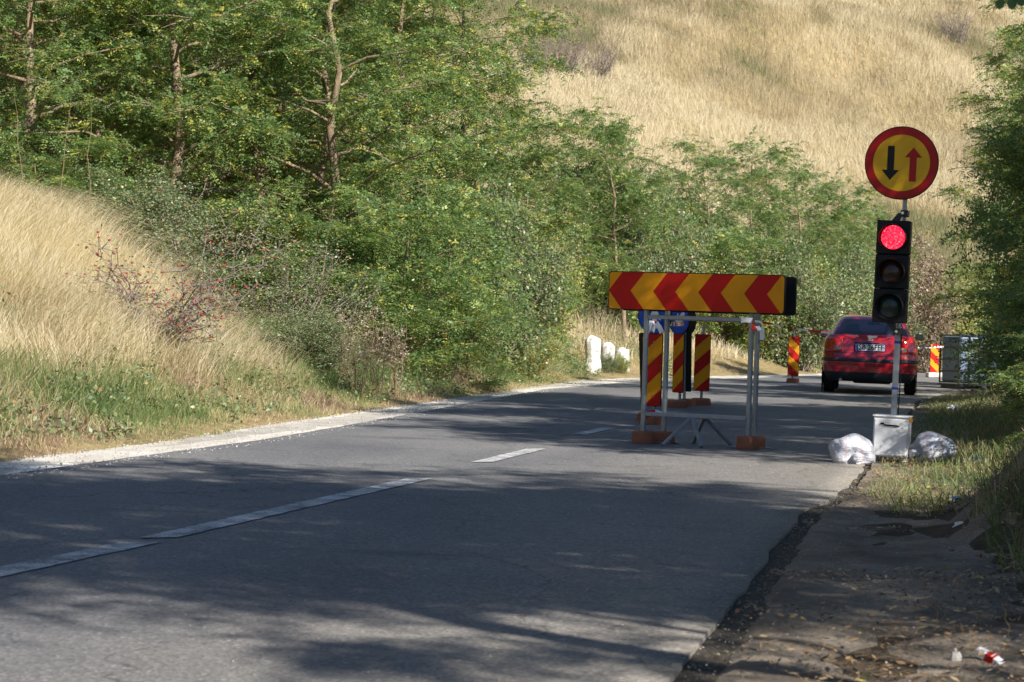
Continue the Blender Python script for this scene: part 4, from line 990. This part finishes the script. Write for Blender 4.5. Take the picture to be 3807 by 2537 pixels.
    MB().poly(rrect(.54, .135, .012, 3, 0, pz), py + .001, py + .012).build('plate_frame', M['bluetape'], pt, False)
    cu = bpy.data.curves.new('t', 'FONT'); cu.body = 'SB 26FFF'; cu.size = .122; cu.extrude = .0006; cu.align_x = 'CENTER'; cu.align_y = 'CENTER'; cu.offset = .0024
    to = bpy.data.objects.new('t', cu); COL.objects.link(to); dg = bpy.context.evaluated_depsgraph_get()
    tme = bpy.data.meshes.new_from_object(to.evaluated_get(dg)); bpy.data.objects.remove(to); tme.materials.clear(); tme.materials.append(M['black'])
    wd = max(v.co.x for v in tme.vertices) - min(v.co.x for v in tme.vertices); k = .45 / wd
    o = newobj('plate_text', tme, pt); o.location = (.018, py - .0012, pz - .002); o.rotation_euler = (R(90), 0, 0); o.scale = (k, 1.12, 1)
    # round badge: ring with a V over a W
    bz = 1.005; by = yrear(LV, 0, bz, .004)
    bdg = MB().lathe([(.0005, -.004), (.036, -.004), (.036, .004)], 28, 'y', (0, by, bz)).build('badge', M['galv'], t)
    rg = MB().lathe([(.036, .002), (.036, -.008), (.048, -.009), (.05, .004)], 28, 'y', (0, by, bz))
    def stroke(pts, w_=.0075):
        for (a, b), (c, d) in zip(pts, pts[1:]):
            L = math.hypot(c - a, d - b); nx, nz = -(d - b) / L * w_ / 2, (c - a) / L * w_ / 2
            rg.poly([(a + nx, bz + b + nz), (a - nx, bz + b - nz), (c - nx, bz + d - nz), (c + nx, bz + d + nz)], by - .009, by - .003)
    stroke([(-.015, .034), (0, .004), (.015, .034)]); stroke([(-.034, .016), (-.016, -.031), (0, -.006), (.016, -.031), (.034, .016)])
    rg.build('emblem', M['chrome'], bdg, False)
    # wheels
    for sx in (-1, 1):
        for yy, nm in ((.90, 'wheel'), (3.62, 'wheel')):
            c = (sx * .745, yy, .315)
            ws = MB(); pr = [(.19, -.09), (.27, -.105), (.305, -.095), (.315, -.07), (.315, .07), (.305, .095), (.27, .105), (.19, .09)]
            ws.lathe(pr, 36, 'y'); ob = ws.build('wheel', M['rubber'], t); ob.location = c; ob.rotation_euler = (0, 0, R(90))
            rm = MB().lathe([(.001, -.05), (.12, -.06), (.185, -.085), (.195, -.09), (.195, .09), (.001, .06)], 24, 'y').build('rim', M['galv'], ob)
            rm.rotation_euler = (0, 0, 0 if sx < 0 else math.pi)
        MB().lathe([(.001, 0), (.36, 0), (.36, .012), (.001, .012)], 30, 'y').build('wheel_arch', M['rubber'], t).matrix_basis = Matrix.Translation((sx * (.868), .90, .33)) @ Matrix.Rotation(R(90), 4, 'Z') @ Matrix.Translation((0, 0, 0))
        mr = MB(); P5 = rrect(.18, .125, .045, 4, sx * .91, 1.075); mr.poly(P5, 2.62, 2.74); mo = mr.build('mirror', M['carred' if sx < 0 else 'trim'], t, True, .02)
        MB().poly(rrect(.15, .09, .035, 4, sx * .91, 1.075), 2.612, 2.621).build('mirror_glass', M['glass'], mo)
        MB().bar((sx * .72, 2.72, 1.05), (sx * .88, 2.69, 1.05), .05, .04).build('mirror_arm', M['trim'], mo, False)
    # interior
    for x in (-.37, .37):
        s = MB(); s.poly(rrect(.26, .16, .05, 5, x, 1.165), 1.18, 1.27); s.poly(rrect(.46, .5, .08, 5, x, .86), 1.1, 1.25); s.build('headrest', M['seat'], t, True, .02)
        s = MB(); s.poly(rrect(.25, .18, .06, 5, x, 1.20), 2.16, 2.25); s.poly(rrect(.46, .5, .08, 5, x, .9), 2.1, 2.25); s.build('front_headrest', M['seat'], t, True, .02)
    MB().box((0, 1.0, 1.06), (1.3, .9, .03)).build('parcel_shelf', M['seat'], t, False)
    MB().box((0, 3.05, 1.06), (1.3, .7, .03)).build('dashboard', M['seat'], t, False)
    MB().poly(rrect(.24, .06, .02, 4, 0.02, 1.31), 2.45, 2.48).build('inner_mirror', M['seat'], t, False)
    MB().tube([(0, 1.55, 1.46), (0, 1.50, 1.47), (0, 1.25, 1.66)], [.014, .010, .003], 8).build('aerial', M['black'], t)
    MB().tube([(-.52, .12, .25), (-.52, .02, .245)], .028, 12).build('exhaust', M['galv'], t)
    MB().box((.05, .5, .25), (.7, .5, .12)).build('spare_wheel_well', M['rubber'], t, False, .04)
    return t
cxp, cyp = 6.52, 42.0
build_car((cxp, cyp, float(hr(cxp + .1, cyp + 1)) + .0), R(9.6), .038)

# ------------------------------------------------------------------ litter
def onb(dx, dy): p = ong(dx, dy); return p
p = onb(2193, 1172); cn = MB().lathe([(.001, -.058), (.024, -.058), (.030, -.052), (.033, -.045), (.033, .045), (.028, .057), (.001, .054)], 20, 'y').build('drink_can', M['chrome'])
cn.location = (p.x, p.y, p.z + .055); cn.rotation_euler = (0, 0, R(12)); tag(cn, 'silver drink can lying in the dry grass at the right verge', 'can')
sackobj('plastic_bag', 'crumpled white plastic bag on the shaded grass beyond the sacks', tuple(onb(2192, 945)), (.10, .08, .06), 1.7, (1, 0, 0), 'litter', 'rubbish on the right verge', 'white', .5)
sackobj('plastic_bottle', 'flattened pale bottle on the grass right of the right sack', tuple(onb(2225, 1002)), (.085, .03, .025), 4.4, (1, 0, 0), 'litter', 'rubbish on the right verge', 'tank', .2)
sackobj('plastic_bag', 'crumpled blue plastic bag in the grass below the right sack', tuple(onb(2250, 1076)), (.11, .08, .06), 6.1, (0, 0, 1), 'litter', 'rubbish on the right verge', 'bluebag', .5)
sackobj('paper_scrap', 'crumpled white paper scrap just below the can', tuple(onb(2206, 1219)), (.035, .03, .03), 2.2, (0, 0, 1), 'litter', 'rubbish on the right verge', 'white', .6)
sackobj('paper_scrap', 'small white scrap on the dark soil in the right foreground', tuple(onb(2036, 1314)), (.016, .012, .006), 5.2, (1, 0, 0), 'litter', 'rubbish on the right verge', 'white', .6)
sackobj('paper_cup', 'small pale crushed cup beside the carton in the bottom right corner', tuple(onb(2196, 1524)), (.018, .018, .024), 7.9, (0, 0, 1), 'litter', 'rubbish on the right verge', 'pebble', .15)
p = onb(2272, 1528); ct = empty('crushed_carton', 'crushed red and white drink carton in the bottom right corner', 'litter', (p.x, p.y, p.z + .025), (.2, .35, R(-40)), 'rubbish on the right verge')
MB().poly([(-.055, -.012), (.045, -.02), (.062, .004), (.02, .016), (-.05, .014)], -.02, .018).build('carton_body', M['white'], ct, False, .003)
ct.scale = (.85, .85, .85)
MB().poly([(-.01, -.017), (.03, -.019), (.03, .0155), (-.005, .0165)], -.0212, .0192).build('red_band', M['red'], ct, False, .001)
rr = random.Random(31)
for i, (dx, dy, ex_, H, lb) in enumerate([(2325, 1480, -.035, .14, 'long curved dry stem at the bottom right edge'), (2150, 1430, .012, .065, 'short upright dry stem left of the long one'), (2160, 1432, .03, .045, 'bent dry twig next to the short upright stem'), (2255, 1448, -.02, .05, 'dry twig leaning left above the carton')]):
    p = onb(dx, dy); m = MB(); m.tube(bent((p.x, p.y, p.z), (p.x + ex_, p.y, p.z + H), .1, 6, .12, rr), [.0022, .002, .002, .0018, .0016, .0013, .001], 5)
    tag(m.build('dry_stem', M['straw']), lb, 'twig', 'dry stems in the foreground')
# roadside branch that hangs into the top right corner
tb = empty('overhanging_branch', 'dark leaves of a near branch hanging into the top right corner', 'branch', (0, 0, 0))
m = MB(); b0 = Vector((2.9, 7.6, 2.62)); b1 = W(3790, -60, 7.5); m.tube(bent(b0, b1, .05, 6, .05, rr), [.012, .01, .008, .007, .006, .005, .004], 6); m.build('stem', M['bark'], tb)
O = []; V = []
for (px, py, sx, sy) in [(3720, 8, -4, 30), (3762, 8, 0, 30), (3790, 0, 8, 26), (3745, -50, -20, 30), (3700, -40, -26, 18), (3810, -30, 30, 20)]:
    a = W(px, py - 18, 7.5); e = W(px + sx, py + sy, 7.46); d = e - a; s = Vector((1, .3, .1)) * d.length * .30
    k = len(V); V += [a, a + d * .35 + s, a + d * .8 + s * .7, e, a + d * .8 - s * .7, a + d * .35 - s]
    O.append([k, k + 1, k + 2, k + 3, k + 4, k + 5])
me = bpy.data.meshes.new('leaves'); me.from_pydata([tuple(v) for v in V], [], O); me.update(); me.materials.append(M['leaf']); at_ = me.attributes.new('rnd', 'FLOAT', 'FACE'); at_.data.foreach_set('value', [.2] * len(O))
newobj('leaves', me, tb)
